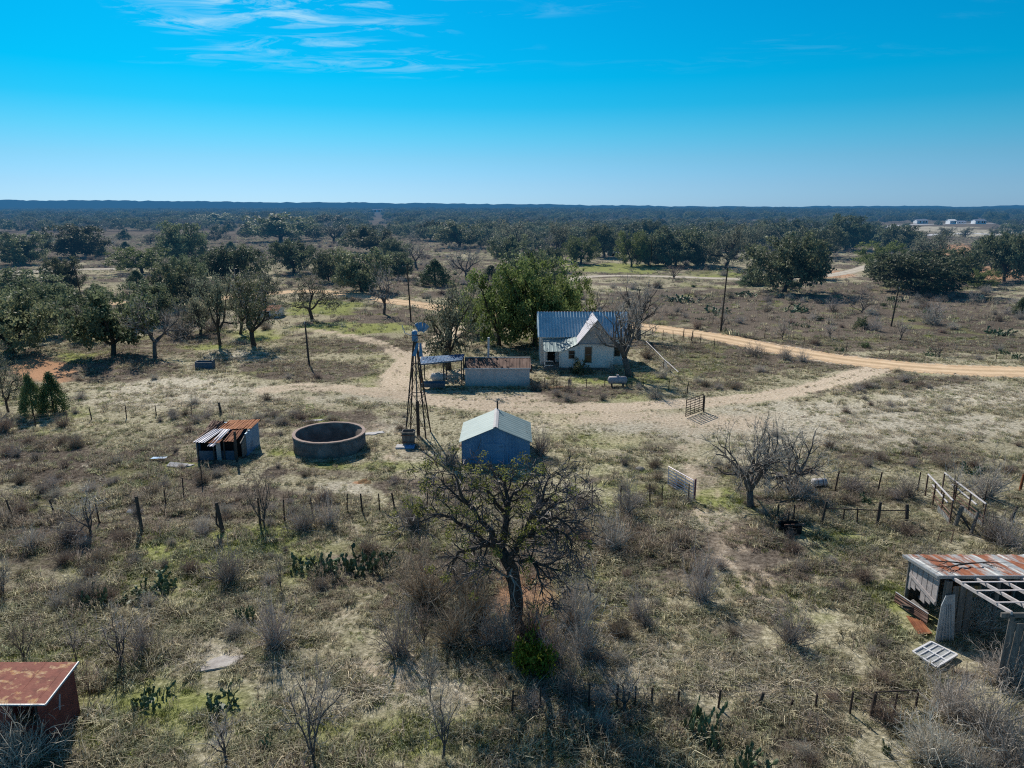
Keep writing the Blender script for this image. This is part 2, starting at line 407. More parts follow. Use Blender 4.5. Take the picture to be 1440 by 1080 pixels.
N_NEAR, N_MID, N_FAR = 52000, 84000, 54000
EXTRA_TREES = [
 ('oak', 60, 470, 80, 398, 'rounded oak filling the left edge grove behind the orange soil'),
 ('oak', 120, 452, 70, 402, 'dark oak behind the left pole at the dirt road bend'),
 ('oak', 205, 455, 70, 400, 'dark oak behind the large leafy oak in the left grove'),
 ('oakg', 282, 470, 56, 418, 'thin grey oak between the bare leaning oak and the forked oak'),
 ('oak', 268, 415, 50, 362, 'dark upright oak behind the left grove'),
 ('semi', 338, 470, 60, 400, 'half-bare oak squeezed between the two forked oaks'),
 ('oak', 462, 396, 40, 352, 'oak at the left foot of the round dense roadside oak'),
 ('oak', 560, 392, 40, 356, 'dark oak at the right foot of the round dense roadside oak'),
 ('oak', 715, 372, 56, 332, 'oak behind the left side of the bright grove'),
 ('oak', 770, 382, 46, 350, 'oak behind the right side of the bright grove'),
 ('oak', 988, 373, 52, 328, 'oak shading the right end of the stone ranch house'),
 ('oak', 912, 373, 50, 326, 'oak at the left end of the stone ranch house'),
 ('oak', 1340, 396, 60, 352, 'green oak joined to the right of the wide low oak'),
 ('oak', 1245, 400, 50, 362, 'low green oak joined to the left of the wide low oak'),
 ('oak', 1399, 372, 56, 332, 'dark oak behind the large green oak at the right edge'),
 ('oak', 1215, 345, 44, 318, 'oak below the start of the caliche road'),
 ('oak', 1140, 392, 44, 362, 'smaller oak joined to the right of the huge dark oak'),
]

# ------------------------------------------------------------------ camera, sun, sky
cam = bpy.data.cameras.new('camera'); cam.sensor_width = 36; cam.lens = 36 * FP / 1440; cam.clip_end = 40000; cam.clip_start = 0.5
co = bpy.data.objects.new('camera', cam); COL.objects.link(co)
co.location = (0, 0, HC); co.rotation_euler = (math.pi / 2 - PITCH, 0, 0)
scene.camera = co
sl = bpy.data.lights.new('sun', 'SUN'); sl.energy = SUN_E; sl.angle = math.radians(0.55); sl.color = (1.0, 0.925, 0.82)
so = bpy.data.objects.new('sun', sl); COL.objects.link(so); so.location = (-60, 60, 90)
so.rotation_euler = (-SUN_DIR).to_track_quat('-Z', 'Y').to_euler()

w = bpy.data.worlds.new('World'); scene.world = w; w.use_nodes = True
nt = w.node_tree; nt.nodes.clear()
out = node(nt, 'ShaderNodeOutputWorld'); bg = node(nt, 'ShaderNodeBackground'); bg.inputs['Strength'].default_value = SKY_S
sky = node(nt, 'ShaderNodeTexSky', sky_type='NISHITA', sun_disc=False)
sky.sun_elevation = SUN_EL; sky.sun_rotation = SUN_AZ; sky.air_density = 1.0; sky.dust_density = 0.3; sky.ozone_density = 2.0
tc = node(nt, 'ShaderNodeTexCoord'); sx = node(nt, 'ShaderNodeSeparateXYZ'); nt.links.new(tc.outputs['Generated'], sx.inputs[0])
# the clear winter sky: paler low down, deep cyan higher up
tint = ramp(nt, sx.outputs['Z'], SKY_RAMP)
scol = mixc(nt, 1.0, sky.outputs[0], tint, 'MULTIPLY')
# thin cirrus: noise on the direction, projected on a high layer
dv = node(nt, 'ShaderNodeVectorMath', operation='DIVIDE'); nt.links.new(tc.outputs['Generated'], dv.inputs[0])
cz = node(nt, 'ShaderNodeMath', operation='MAXIMUM'); cz.inputs[1].default_value = 0.02; nt.links.new(sx.outputs['Z'], cz.inputs[0])
cb = node(nt, 'ShaderNodeCombineXYZ')
for i in range(3): nt.links.new(cz.outputs[0], cb.inputs[i])
nt.links.new(cb.outputs[0], dv.inputs[1])
mp = node(nt, 'ShaderNodeMapping'); mp.inputs['Scale'].default_value = (0.75, 1.25, 0.0); mp.inputs['Rotation'].default_value = (0, 0, 0.35); mp.inputs['Location'].default_value = CLOUD_OFF
nt.links.new(dv.outputs[0], mp.inputs[0])
n1 = node(nt, 'ShaderNodeTexNoise'); n1.inputs['Scale'].default_value = 0.55; n1.inputs['Detail'].default_value = 3; n1.inputs['Roughness'].default_value = 0.5
n2 = node(nt, 'ShaderNodeTexNoise'); n2.inputs['Scale'].default_value = 2.6; n2.inputs['Detail'].default_value = 9; n2.inputs['Roughness'].default_value = 0.66; n2.inputs['Distortion'].default_value = 1.1
for n in (n1, n2): nt.links.new(mp.outputs[0], n.inputs['Vector'])
r1 = ramp(nt, n1.outputs['Fac'], [(0.52, (0, 0, 0)), (0.62, (1, 1, 1))]); r2 = ramp(nt, n2.outputs['Fac'], [(0.47, (0, 0, 0)), (0.66, (1, 1, 1))])
r3 = ramp(nt, sx.outputs['Z'], [(0.155, (0, 0, 0)), (0.20, (1, 1, 1))])
xr = node(nt, 'ShaderNodeMapRange'); xr.inputs['From Min'].default_value = 0.10; xr.inputs['From Max'].default_value = -0.12; xr.inputs['To Min'].default_value = 0.12; xr.inputs['To Max'].default_value = 1.0
nt.links.new(sx.outputs['X'], xr.inputs['Value'])
f = r1
for q in (r2, r3, xr.outputs[0]):
    mm = node(nt, 'ShaderNodeMath', operation='MULTIPLY'); nt.links.new(f, mm.inputs[0]); nt.links.new(q, mm.inputs[1]); f = mm.outputs[0]
mm = node(nt, 'ShaderNodeMath', operation='MULTIPLY'); mm.inputs[1].default_value = 0.95; nt.links.new(f, mm.inputs[0])
scol = mixc(nt, mm.outputs[0], scol, CLOUD_C)
nt.links.new(scol, bg.inputs['Color']); nt.links.new(bg.outputs[0], out.inputs[0])
scene.view_settings.view_transform = 'Standard'; scene.view_settings.look = 'None'; scene.view_settings.exposure = 0; scene.view_settings.gamma = 1
scene.cycles.max_bounces = 6; scene.cycles.diffuse_bounces = 3; scene.cycles.transparent_max_bounces = 4
scene.cycles.use_denoising = False; scene.cycles.filter_width = 1.15; scene.cycles.sample_clamp_indirect = 4.0; scene.cycles.use_adaptive_sampling = True

# ------------------------------------------------------------------ ground layout (all in world metres)
def smooth_line(pts, n=10):
    pts = [np.array(p[:2]) for p in pts]
    P = [2 * pts[0] - pts[1]] + pts + [2 * pts[-1] - pts[-2]]; o = []
    for i in range(1, len(P) - 2):
        for k in range(n):
            t = k / n; a, b, c, d = P[i - 1:i + 3]
            o.append(0.5 * (2 * b + (c - a) * t + (2 * a - 5 * b + 4 * c - d) * t * t + (3 * b - a - 3 * c + d) * t ** 3))
    o.append(P[-2]); return np.array(o)


def line_px(px): return smooth_line([G(*p) for p in px])


ROAD = line_px([(1640, 527), (1440, 523), (1360, 521), (1280, 516), (1180, 505), (1100, 492), (1040, 480), (1000, 473), (940, 464), (900, 459), (850, 454), (780, 449), (700, 442), (640, 436),
                (600, 430), (560, 424.5), (520, 419), (480, 413), (440, 409.5), (400, 411), (330, 418), (240, 424), (170, 426), (130, 429.5), (100, 434), (60, 440), (0, 452), (-80, 470)])
DRIVE = line_px([(1235, 519), (1200, 528), (1150, 543), (1090, 555), (1030, 562), (985, 566), (920, 570), (850, 573), (780, 574), (700, 572), (640, 567), (600, 560), (565, 548), (555, 530), (572, 510), (592, 495), (612, 480), (650, 462), (690, 450)])
DRIVE2 = line_px([(600, 562), (540, 553), (480, 546), (420, 544), (380, 548)])
FAINT = line_px([(425, 463), (480, 470), (530, 482), (560, 498), (575, 512)])
WALK1 = line_px([(960, 600), (985, 660), (995, 705), (1010, 740), (1040, 790), (1085, 835)])
WALK2 = line_px([(470, 770), (520, 830), (480, 880), (555, 935), (640, 985)])
WALK3 = line_px([(300, 560), (420, 560), (520, 600), (560, 640), (590, 690)])
FARDRIVE = line_px([(760, 447), (785, 428), (790, 405), (810, 392), (850, 388), (900, 388), (970, 390), (1040, 392.5), (1110, 392), (1160, 388), (1200, 381), (1230, 372)])
LTRACK = line_px([(-60, 386), (10, 381), (60, 382), (110, 379), (170, 378), (250, 377), (330, 379)])
WTRACK = line_px([(1228, 326), (1240, 320), (1262, 317), (1300, 315.5), (1350, 314.8), (1410, 314.5), (1480, 314)])
YARD = [(690, 562, 120, 15), (570, 545, 60, 22), (1000, 592, 170, 18), (850, 588, 150, 16), (640, 530, 60, 16), (880, 620, 90, 14, .6), (1020, 760, 50, 40, .6), (720, 600, 110, 16, .7), (1180, 386, 42, 8), (1165, 380, 30, 5), (840, 392, 60, 3, .7)]
LINES = [(ROAD, 3.6), (DRIVE, 2.0), (FARDRIVE, 1.9), (LTRACK, 2.2), (WTRACK, 5)]


def dist_line(X, Y, L):
    d = np.full(X.shape, 1e9)
    for a, b in zip(L[:-1], L[1:]):
        ab = b - a; q = (ab ** 2).sum() + 1e-9
        t = np.clip(((X - a[0]) * ab[0] + (Y - a[1]) * ab[1]) / q, 0, 1)
        d = np.minimum(d, (X - a[0] - t * ab[0]) ** 2 + (Y - a[1] - t * ab[1]) ** 2)
    return np.sqrt(d)


def patches(X, Y, P, edge=0.9):
    """soft ellipses given where they lie in plan, through the photo's own foreshortening"""
    px, py = pix_np(X, np.maximum(Y, 1.0)); o = np.zeros_like(X)
    jx = (vnoise(X, Y, 4.0, 5) - .5) * .9; jy = (vnoise(X, Y, 4.0, 6) - .5) * .9
    for r in P:
        cx, cy, rx, ry = r[:4]; s = r[4] if len(r) > 4 else 1.0
        q = ((px - cx) / rx + jx) ** 2 + ((py - cy) / ry + jy) ** 2
        o = np.maximum(o, s * np.clip((1.15 - q) / edge, 0, 1))
    return np.where(Y > 5, o, 0)


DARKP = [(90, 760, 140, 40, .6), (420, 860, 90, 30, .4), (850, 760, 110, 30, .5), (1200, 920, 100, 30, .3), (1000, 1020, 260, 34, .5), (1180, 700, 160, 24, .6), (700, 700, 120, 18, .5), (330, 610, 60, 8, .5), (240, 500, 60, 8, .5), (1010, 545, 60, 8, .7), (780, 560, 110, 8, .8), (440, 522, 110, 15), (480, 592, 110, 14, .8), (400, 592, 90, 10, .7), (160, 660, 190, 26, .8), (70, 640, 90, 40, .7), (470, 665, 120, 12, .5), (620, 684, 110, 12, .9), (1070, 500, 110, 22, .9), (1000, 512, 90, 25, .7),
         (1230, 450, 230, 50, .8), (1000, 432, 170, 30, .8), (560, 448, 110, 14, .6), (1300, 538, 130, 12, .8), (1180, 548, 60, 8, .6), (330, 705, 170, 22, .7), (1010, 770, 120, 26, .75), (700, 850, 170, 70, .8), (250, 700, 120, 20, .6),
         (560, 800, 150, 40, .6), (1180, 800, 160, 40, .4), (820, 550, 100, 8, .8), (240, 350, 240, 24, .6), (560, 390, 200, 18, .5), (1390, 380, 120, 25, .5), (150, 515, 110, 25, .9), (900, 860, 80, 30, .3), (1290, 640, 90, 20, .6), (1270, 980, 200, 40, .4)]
GREENP = [(250, 800, 330, 60, .5), (150, 1000, 260, 80, .55), (480, 1040, 160, 50, .4), (600, 760, 130, 30, .5), (860, 660, 120, 24, .4), (1150, 760, 120, 30, .3), (150, 600, 140, 20, .3), (360, 470, 60, 10, .6), (510, 462, 110, 10, .7), (460, 432, 60, 14, .9), (640, 440, 60, 10, .4), (870, 377, 85, 8, 1.0), (1000, 385, 60, 8, .5), (480, 770, 110, 14, .5), (560, 655, 80, 12, .6), (470, 655, 60, 8, .7), (90, 930, 120, 40, .45), (850, 535, 90, 8, .8),
          (400, 638, 40, 8, .7), (1250, 835, 70, 22, .6), (1130, 870, 70, 16, .5), (255, 655, 40, 7, .7), (60, 880, 120, 40, .4), (860, 620, 90, 18, .5), (300, 760, 150, 20, .45), (850, 456, 30, 4, .9), (560, 545, 60, 5, .5), (100, 500, 30, 6, .9), (300, 488, 60, 6, .7), (1000, 700, 60, 14, .5), (420, 590, 60, 8, .4), (1090, 830, 90, 20, .5)]
PALEP = [(1380, 328, 70, 6, 1), (1310, 322, 80, 5, .8), (1240, 335, 40, 8, .6), (1180, 600, 260, 40, .9), (1350, 560, 160, 26, .7), (560, 600, 60, 20, .6), (250, 560, 200, 26, .6), (800, 690, 60, 14, .4), (1100, 950, 140, 50, .6), (480, 960, 160, 60, .4), (1000, 600, 260, 22, .8), (1200, 590, 220, 22, .8), (240, 545, 130, 20, .7), (480, 690, 70, 14, .8), (600, 640, 60, 14, .5), (900, 940, 180, 50, .5), (600, 965, 130, 40, .6), (1350, 600, 120, 20, .6), (540, 560, 120, 12, .6), (285, 922, 60, 20, .7), (350, 500, 90, 10, .6), (980, 730, 60, 26, .6), (1060, 640, 100, 16, .5)]


def fields(X, Y):
    dirt = np.zeros_like(X)
    for L, hw, s in ((DRIVE, 1.9, 1.0), (DRIVE2, 2.0, .85), (FAINT, 1.2, .85), (WALK1, .9, .62), (WALK2, .6, .5), (WALK3, .7, .5)):
        d0 = dist_line(X, Y, L); d = d0 + (vnoise(X, Y, 1.4, 2) - .5) * 2.8
        strip = s * np.clip((hw + .9 - d) / 1.5, 0, 1)
        dirt = np.maximum(dirt, strip * (.55 + .45 * np.exp(-((d0 - .95) / .45) ** 2)) * (.65 + .7 * vnoise(X, Y, 3.0, 22)))
    dirt = np.maximum(dirt, .72 * patches(X, Y, YARD, 1.3))
    dr = dist_line(X, Y, ROAD) + (vnoise(X, Y, 2.5, 3) - .5) * 2.0
    dirt = np.maximum(dirt, np.clip((3.6 - dr) / 1.2, 0, 1))
    orange = patches(X, Y, [(60, 520, 55, 20), (120, 640, 1, 1), (740, 830, 60, 46, .55), (660, 880, 80, 40, .35), (505, 680, 14, 3, .8), (1390, 385, 70, 14, .6), (1340, 352, 40, 12, .7), (1170, 386, 40, 8, .6)])
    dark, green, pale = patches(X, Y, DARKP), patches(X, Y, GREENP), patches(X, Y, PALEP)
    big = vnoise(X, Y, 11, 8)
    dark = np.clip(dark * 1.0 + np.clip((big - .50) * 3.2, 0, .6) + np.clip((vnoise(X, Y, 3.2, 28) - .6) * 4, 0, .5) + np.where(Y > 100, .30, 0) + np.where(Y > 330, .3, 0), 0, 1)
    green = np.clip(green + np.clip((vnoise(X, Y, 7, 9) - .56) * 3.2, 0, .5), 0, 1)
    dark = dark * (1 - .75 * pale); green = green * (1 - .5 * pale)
    return dirt, orange, dark, green, pale


# ground sheet: fine where it is near, coarse to the horizon
rows = np.concatenate([np.linspace(-60, 10, 12), np.geomspace(11, 14000, 560)])
cols = np.linspace(-1, 1, 421); cols = cols * (0.75 + .25 * np.abs(cols))
YY = np.repeat(rows[:, None], len(cols), 1); XX = cols[None, :] * (np.abs(YY) + 22) * 1.35
ZZ = np.where(YY > 900, (vnoise(XX, YY, 700, 4) - .35) * np.clip((YY - 900) / 1500, 0, 1) * 14, 0.0)
n0, n1_ = YY.shape
idx = np.arange(n0 * n1_).reshape(n0, n1_)
F = np.stack([idx[:-1, :-1], idx[:-1, 1:], idx[1:, 1:], idx[1:, :-1]], -1).reshape(-1, 4)
gm, nt, out = new_mat('pasture')
at = node(nt, 'ShaderNodeAttribute', attribute_name='cover'); at2 = node(nt, 'ShaderNodeAttribute', attribute_name='cover_two')
s1 = node(nt, 'ShaderNodeSeparateColor'); nt.links.new(at.outputs['Color'], s1.inputs[0])
s2 = node(nt, 'ShaderNodeSeparateColor'); nt.links.new(at2.outputs['Color'], s2.inputs[0])
fine = noise(nt, 3.5, 8, 0.75, 'World'); mid = noise(nt, 0.35, 6, 0.7, 'World'); wide = noise(nt, 0.03, 4, 0.6, 'World')
base = ramp(nt, fine, [(0.34, (0.095, 0.086, 0.056)), (0.46, (0.270, 0.247, 0.165)), (0.56, (0.430, 0.392, 0.280)), (0.68, (0.700, 0.650, 0.500))])
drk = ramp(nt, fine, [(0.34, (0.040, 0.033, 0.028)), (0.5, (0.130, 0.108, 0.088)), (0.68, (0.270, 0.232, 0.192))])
grn = ramp(nt, fine, [(0.34, (0.085, 0.100, 0.035)), (0.5, (0.240, 0.260, 0.095)), (0.68, (0.46, 0.46, 0.22))])
pal = ramp(nt, fine, [(0.34, (0.180, 0.160, 0.120)), (0.52, (0.460, 0.420, 0.330)), (0.68, (0.76, 0.71, 0.60))])
drt = ramp(nt, fine, [(0.33, (0.320, 0.255, 0.185)), (0.52, (0.530, 0.440, 0.335)), (0.68, (0.76, 0.66, 0.54))])
orn = ramp(nt, fine, [(0.3, (0.300, 0.160, 0.090)), (0.6, (0.480, 0.290, 0.180)), (0.75, (0.56, 0.38, 0.26))])


def masked(src, lo, hi):
    a = node(nt, 'ShaderNodeMath', operation='MULTIPLY_ADD'); a.inputs[1].default_value = 1.0
    b = node(nt, 'ShaderNodeMath', operation='MULTIPLY_ADD'); b.inputs[1].default_value = 0.7; b.inputs[2].default_value = -0.35; nt.links.new(mid, b.inputs[0])
    nt.links.new(src, a.inputs[0]); nt.links.new(b.outputs[0], a.inputs[2])
    r = node(nt, 'ShaderNodeMapRange', interpolation_type='SMOOTHSTEP'); r.inputs['From Min'].default_value = lo; r.inputs['From Max'].default_value = hi
    nt.links.new(a.outputs[0], r.inputs['Value']); return r.outputs[0]


col = mixc(nt, masked(s2.outputs[1], .15, .75), base, pal)
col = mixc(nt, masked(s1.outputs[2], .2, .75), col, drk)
col = mixc(nt, masked(s1.outputs[1], .25, .8), col, grn)
col = mixc(nt, masked(s1.outputs[0], .2, .7), col, drt)
col = mixc(nt, masked(s2.outputs[0], .25, .7), col, orn)
wv = node(nt, 'ShaderNodeMapRange'); wv.inputs['From Min'].default_value = .3; wv.inputs['From Max'].default_value = .7; wv.inputs['To Min'].default_value = .95; wv.inputs['To Max'].default_value = 1.65; nt.links.new(wide, wv.inputs['Value'])
hs = node(nt, 'ShaderNodeHueSaturation'); nt.links.new(col, hs.inputs['Color']); nt.links.new(wv.outputs[0], hs.inputs['Value'])
col = hs.outputs[0]
b = node(nt, 'ShaderNodeBsdfPrincipled'); b.inputs['Roughness'].default_value = 0.95; b.inputs['Specular IOR Level'].default_value = 0.0
bp = node(nt, 'ShaderNodeBump'); bp.inputs['Strength'].default_value = 0.9; bp.inputs['Distance'].default_value = 0.16
nt.links.new(fine, bp.inputs['Height']); nt.links.new(bp.outputs[0], b.inputs['Normal'])
nt.links.new(col, b.inputs['Base Color']); haze_glow(nt, b.outputs[0], out)
me = mesh_np('ground', np.stack([XX, YY, ZZ], -1).reshape(-1, 3), F, [gm], smooth=True)
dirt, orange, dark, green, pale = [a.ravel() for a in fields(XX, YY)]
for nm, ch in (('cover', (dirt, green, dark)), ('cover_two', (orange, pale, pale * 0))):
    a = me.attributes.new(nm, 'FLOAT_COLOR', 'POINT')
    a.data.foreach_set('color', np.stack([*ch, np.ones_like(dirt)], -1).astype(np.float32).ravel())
tag(put('ground', me), kind='structure')


def ribbon(name, L, hw, z, mat, kind='structure', nacross=9, jit=0.25):
    V = []; T = np.gradient(L, axis=0); T /= np.linalg.norm(T, axis=1)[:, None] + 1e-9
    Nn = np.stack([-T[:, 1], T[:, 0]], -1); F = []
    for i, (p, n) in enumerate(zip(L, Nn)):
        for k in range(nacross):
            s = -1 + 2 * k / (nacross - 1); e = NR.uniform(-jit, jit) if abs(s) == 1 else 0
            q = p + n * (s * hw + e); V.append((q[0], q[1], z + 0.03 * (1 - s * s)))
    for i in range(len(L) - 1):
        for k in range(nacross - 1):
            a = i * nacross + k; F.append((a, a + 1, a + nacross + 1, a + nacross))
    me = mesh_np(name, V, F, [mat], smooth=True)
    at = me.attributes.new('across', 'FLOAT', 'POINT')
    at.data.foreach_set('value', np.tile(np.linspace(-1, 1, nacross), len(L)).astype(np.float32))
    return tag(put(name, me), kind=kind)


def roadmat(name, stops, strength=0.5):
    m, nt, out = new_mat(name)
    f = noise(nt, 0.55, 9, 0.78, 'World', dist=0.4); c = ramp(nt, f, stops)
    at = node(nt, 'ShaderNodeAttribute', attribute_name='across')
    ab = node(nt, 'ShaderNodeMath', operation='ABSOLUTE'); nt.links.new(at.outputs['Fac'], ab.inputs[0])
    tr = ramp(nt, ab.outputs[0], [(0.0, (.66, .66, .62)), (0.14, (.80, .79, .76)), (0.28, (1.12, 1.12, 1.12)), (0.50, (1.12, 1.12, 1.12)), (0.68, (.74, .72, .70)), (0.84, (1.0, .98, .95)), (1.0, (.70, .66, .60))])
    c = mixc(nt, strength, c, tr, 'MULTIPLY')
    b = node(nt, 'ShaderNodeBsdfPrincipled'); b.inputs['Roughness'].default_value = 0.95; b.inputs['Specular IOR Level'].default_value = 0.0
    bp = node(nt, 'ShaderNodeBump'); bp.inputs['Strength'].default_value = 0.4; bp.inputs['Distance'].default_value = 0.1
    nt.links.new(noise(nt, 4, 6, 0.7, 'World'), bp.inputs['Height']); nt.links.new(bp.outputs[0], b.inputs['Normal'])
    nt.links.new(c, b.inputs['Base Color']); haze_glow(nt, b.outputs[0], out); return m


def dense(L, k=4):
    t = np.arange(len(L)); tt = np.linspace(0, len(L) - 1, (len(L) - 1) * k + 1)
    return np.stack([np.interp(tt, t, L[:, 0]), np.interp(tt, t, L[:, 1])], -1)


dirt_road = roadmat('dirt_road', [(0.3, (0.60, 0.430, 0.275)), (0.55, (0.76, 0.570, 0.380)), (0.75, (0.88, 0.71, 0.52))], 0.7)
pale_track = roadmat('pale_track', [(0.3, (0.48, 0.43, 0.36)), (0.6, (0.64, 0.58, 0.49)), (0.75, (0.76, 0.70, 0.60))])
caliche = roadmat('caliche', [(0.3, (0.60, 0.60, 0.62)), (0.7, (0.78, 0.78, 0.80))])
ribbon('road', dense(ROAD), 3.0, 0.02, dirt_road, jit=.7, nacross=13)
ribbon('path', dense(FARDRIVE), 2.5, 0.02, pale_track)
ribbon('path', dense(LTRACK), 3.0, 0.02, pale_track)
ribbon('path', dense(WTRACK), 7.0, 0.02, caliche)
ribbon('path', dense(line_px([(1298, 331), (1330, 329), (1365, 328), (1400, 330)])), 6.0, 0.02, caliche, jit=2.5)

# far blue ridge on the skyline
hx = np.linspace(-9000, 9000, 700); V = []; F = []
prof = 20 + np.interp(hx, [-9000, -4200, -2000, 0, 1500, 3000, 4500, 9000], [52, 46, 40, 20, 9, 6, 12, 20]) + (vnoise(hx, hx * 0, 900, 3) - .5) * 24 + (vnoise(hx, hx * 0, 60, 9) - .5) * 12 + (vnoise(hx, hx * 0, 22, 4) - .5) * 8
for j, (yy, k) in enumerate(((4600, -.2), (5200, .55), (5800, 1.0), (7000, 0.6))):
    for x, z in zip(hx, prof): V.append((x * yy / 5800, yy, max(z * k, -6)))
for j in range(3):
    for i in range(699):
        a = j * 700 + i; F.append((a, a + 1, a + 701, a + 700))
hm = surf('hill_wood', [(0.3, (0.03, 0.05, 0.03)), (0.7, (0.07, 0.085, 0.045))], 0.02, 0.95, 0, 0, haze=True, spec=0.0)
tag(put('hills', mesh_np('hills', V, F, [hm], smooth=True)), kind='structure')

# ------------------------------------------------------------------ plants: skeletons
def rvec(rng): 
    while True:
        v = Vector((rng.uniform(-1, 1), rng.uniform(-1, 1), rng.uniform(-1, 1)))
        if 0.05 < v.length < 1: return v.normalized()


def path(rng, p, d, L, n, wob, trop):
    pts = [p.copy()]; d = d.copy()
    for _ in range(n):
        d = (d + rvec(rng) * wob + Vector((0, 0, trop))).normalized()
        p = p + d * (L / n); pts.append(p)
    return pts, d


def tilt(rng, d, a):
    ax = d.cross(rvec(rng))
    ax = ax.normalized() if ax.length > 1e-4 else d.orthogonal().normalized()
    return Matrix.Rotation(a, 3, ax) @ d


def grow(rng, p, d, L, r, lev, S, segs, tips):
    n = S['n'][min(lev, len(S['n']) - 1)]
    pts, de = path(rng, p, d, L, n, S['wob'], S['trop'])
    r1 = r * S.get('taper', .6)
    segs.append((pts, [r + (r1 - r) * i / n for i in range(n + 1)], lev))
    if lev >= S['lev']:
        tips.append((pts[-1], de)); 
        if S.get('midtips'): tips.append((pts[len(pts) // 2], de))
        return
    k = rng.randint(*S['kids'][min(lev, len(S['kids']) - 1)])
    for j in range(k):
        t = rng.uniform(.3, .95) if lev else rng.uniform(.6, 1)
        x = t * n; i = min(int(x), n - 1); q = pts[i].lerp(pts[i + 1], x - i)
        dd = tilt(rng, (pts[i + 1] - pts[i]).normalized(), math.radians(rng.uniform(*S['ang'])))
        grow(rng, q, dd, L * rng.uniform(*S['ratio']), (r + (r1 - r) * t) * .62, lev + 1, S, segs, tips)
    grow(rng, pts[-1], tilt(rng, de, math.radians(rng.uniform(5, 25))), L * rng.uniform(.6, .85), r1 * .9, lev + 1, S, segs, tips)


def limbs_mesh(name, segs, mat, sides=(8, 6, 5, 4, 3, 3), rmin=0.0, levs=(0, 9)):
    mb = MB()
    for pts, rad, lev in segs:
        if levs[0] <= lev <= levs[1]: mb.tube(pts, [max(x, rmin) for x in rad], sides[min(lev, len(sides) - 1)], cap=lev < 2)
    return mb.mesh(name, mat, True)


def ribbons_mesh(name, paths, mat, width, rng, extra=None):
    """fine twigs as thin two-sided strips, random facing; taper to the tip. extra = (V, F, tint) leaves added"""
    V, F, T = [], [], []
    w0 = width
    for pts in paths:
        if isinstance(pts, tuple): pts, k = pts; width = w0 * k
        a = rvec(rng); n = len(pts); t = rng.random()
        for i, p in enumerate(pts):
            d = (pts[min(i + 1, n - 1)] - pts[max(i - 1, 0)]); s = d.cross(a)
            s = (s.normalized() if s.length > 1e-6 else Vector((1, 0, 0))) * width * (1 - .6 * i / (n - 1)) * .5
            V.append(p - s); V.append(p + s)
        b = len(V) - 2 * n
        for i in range(n - 1): F.append((b + 2 * i, b + 2 * i + 1, b + 2 * i + 3, b + 2 * i + 2)); T.append(t)
    return mesh_np(name, [tuple(v) for v in V], F, [mat], tint=T)


def leaf_arrays(C, size, rs, out=None, bias=0.6, asp=0.55):
    """diamond leaves at centres C"""
    n = len(C); N = rs.normal(size=(n, 3))
    if out is not None: N = N / (np.linalg.norm(N, axis=1)[:, None]) + out * bias
    N /= np.linalg.norm(N, axis=1)[:, None] + 1e-9
    A = np.cross(N, rs.normal(size=(n, 3))); A /= np.linalg.norm(A, axis=1)[:, None] + 1e-9
    B = np.cross(N, A); s = (size * rs.uniform(.6, 1.4, n))[:, None]
    V = np.stack([C + A * s, C + B * s * asp, C - A * s, C - B * s * asp], 1).reshape(-1, 3)
    return V, np.arange(4 * n).reshape(n, 4)


def leaf_mesh(name, tips, per, rad, size, mat, seed, flat=.7, center=None):
    rs = np.random.default_rng(seed)
    T = np.array([tuple(t) for t in tips]); k = rs.poisson(per, len(T)).clip(1)
    C = np.repeat(T, k, 0); off = rs.normal(size=(len(C), 3)); off /= np.linalg.norm(off, axis=1)[:, None]
    off *= (rs.uniform(0, 1, len(C)) ** .45)[:, None]; D = off.copy(); off *= np.array([rad, rad, rad * flat])
    C = C + off; c0 = T.mean(0) if center is None else np.array(center)
    o = C - c0; o /= np.linalg.norm(o, axis=1)[:, None] + 1e-6; o = o * .5 + D * .7 + np.array([0, 0, .35])
    V, F = leaf_arrays(C, size, rs, o, .8)
    tint = np.clip(rs.uniform(0, 1, len(C)) * .55 + .45 * np.repeat(rs.uniform(0, 1, len(T)), k), 0, 1)
    return mesh_np(name, V, F, [mat], tint=tint)


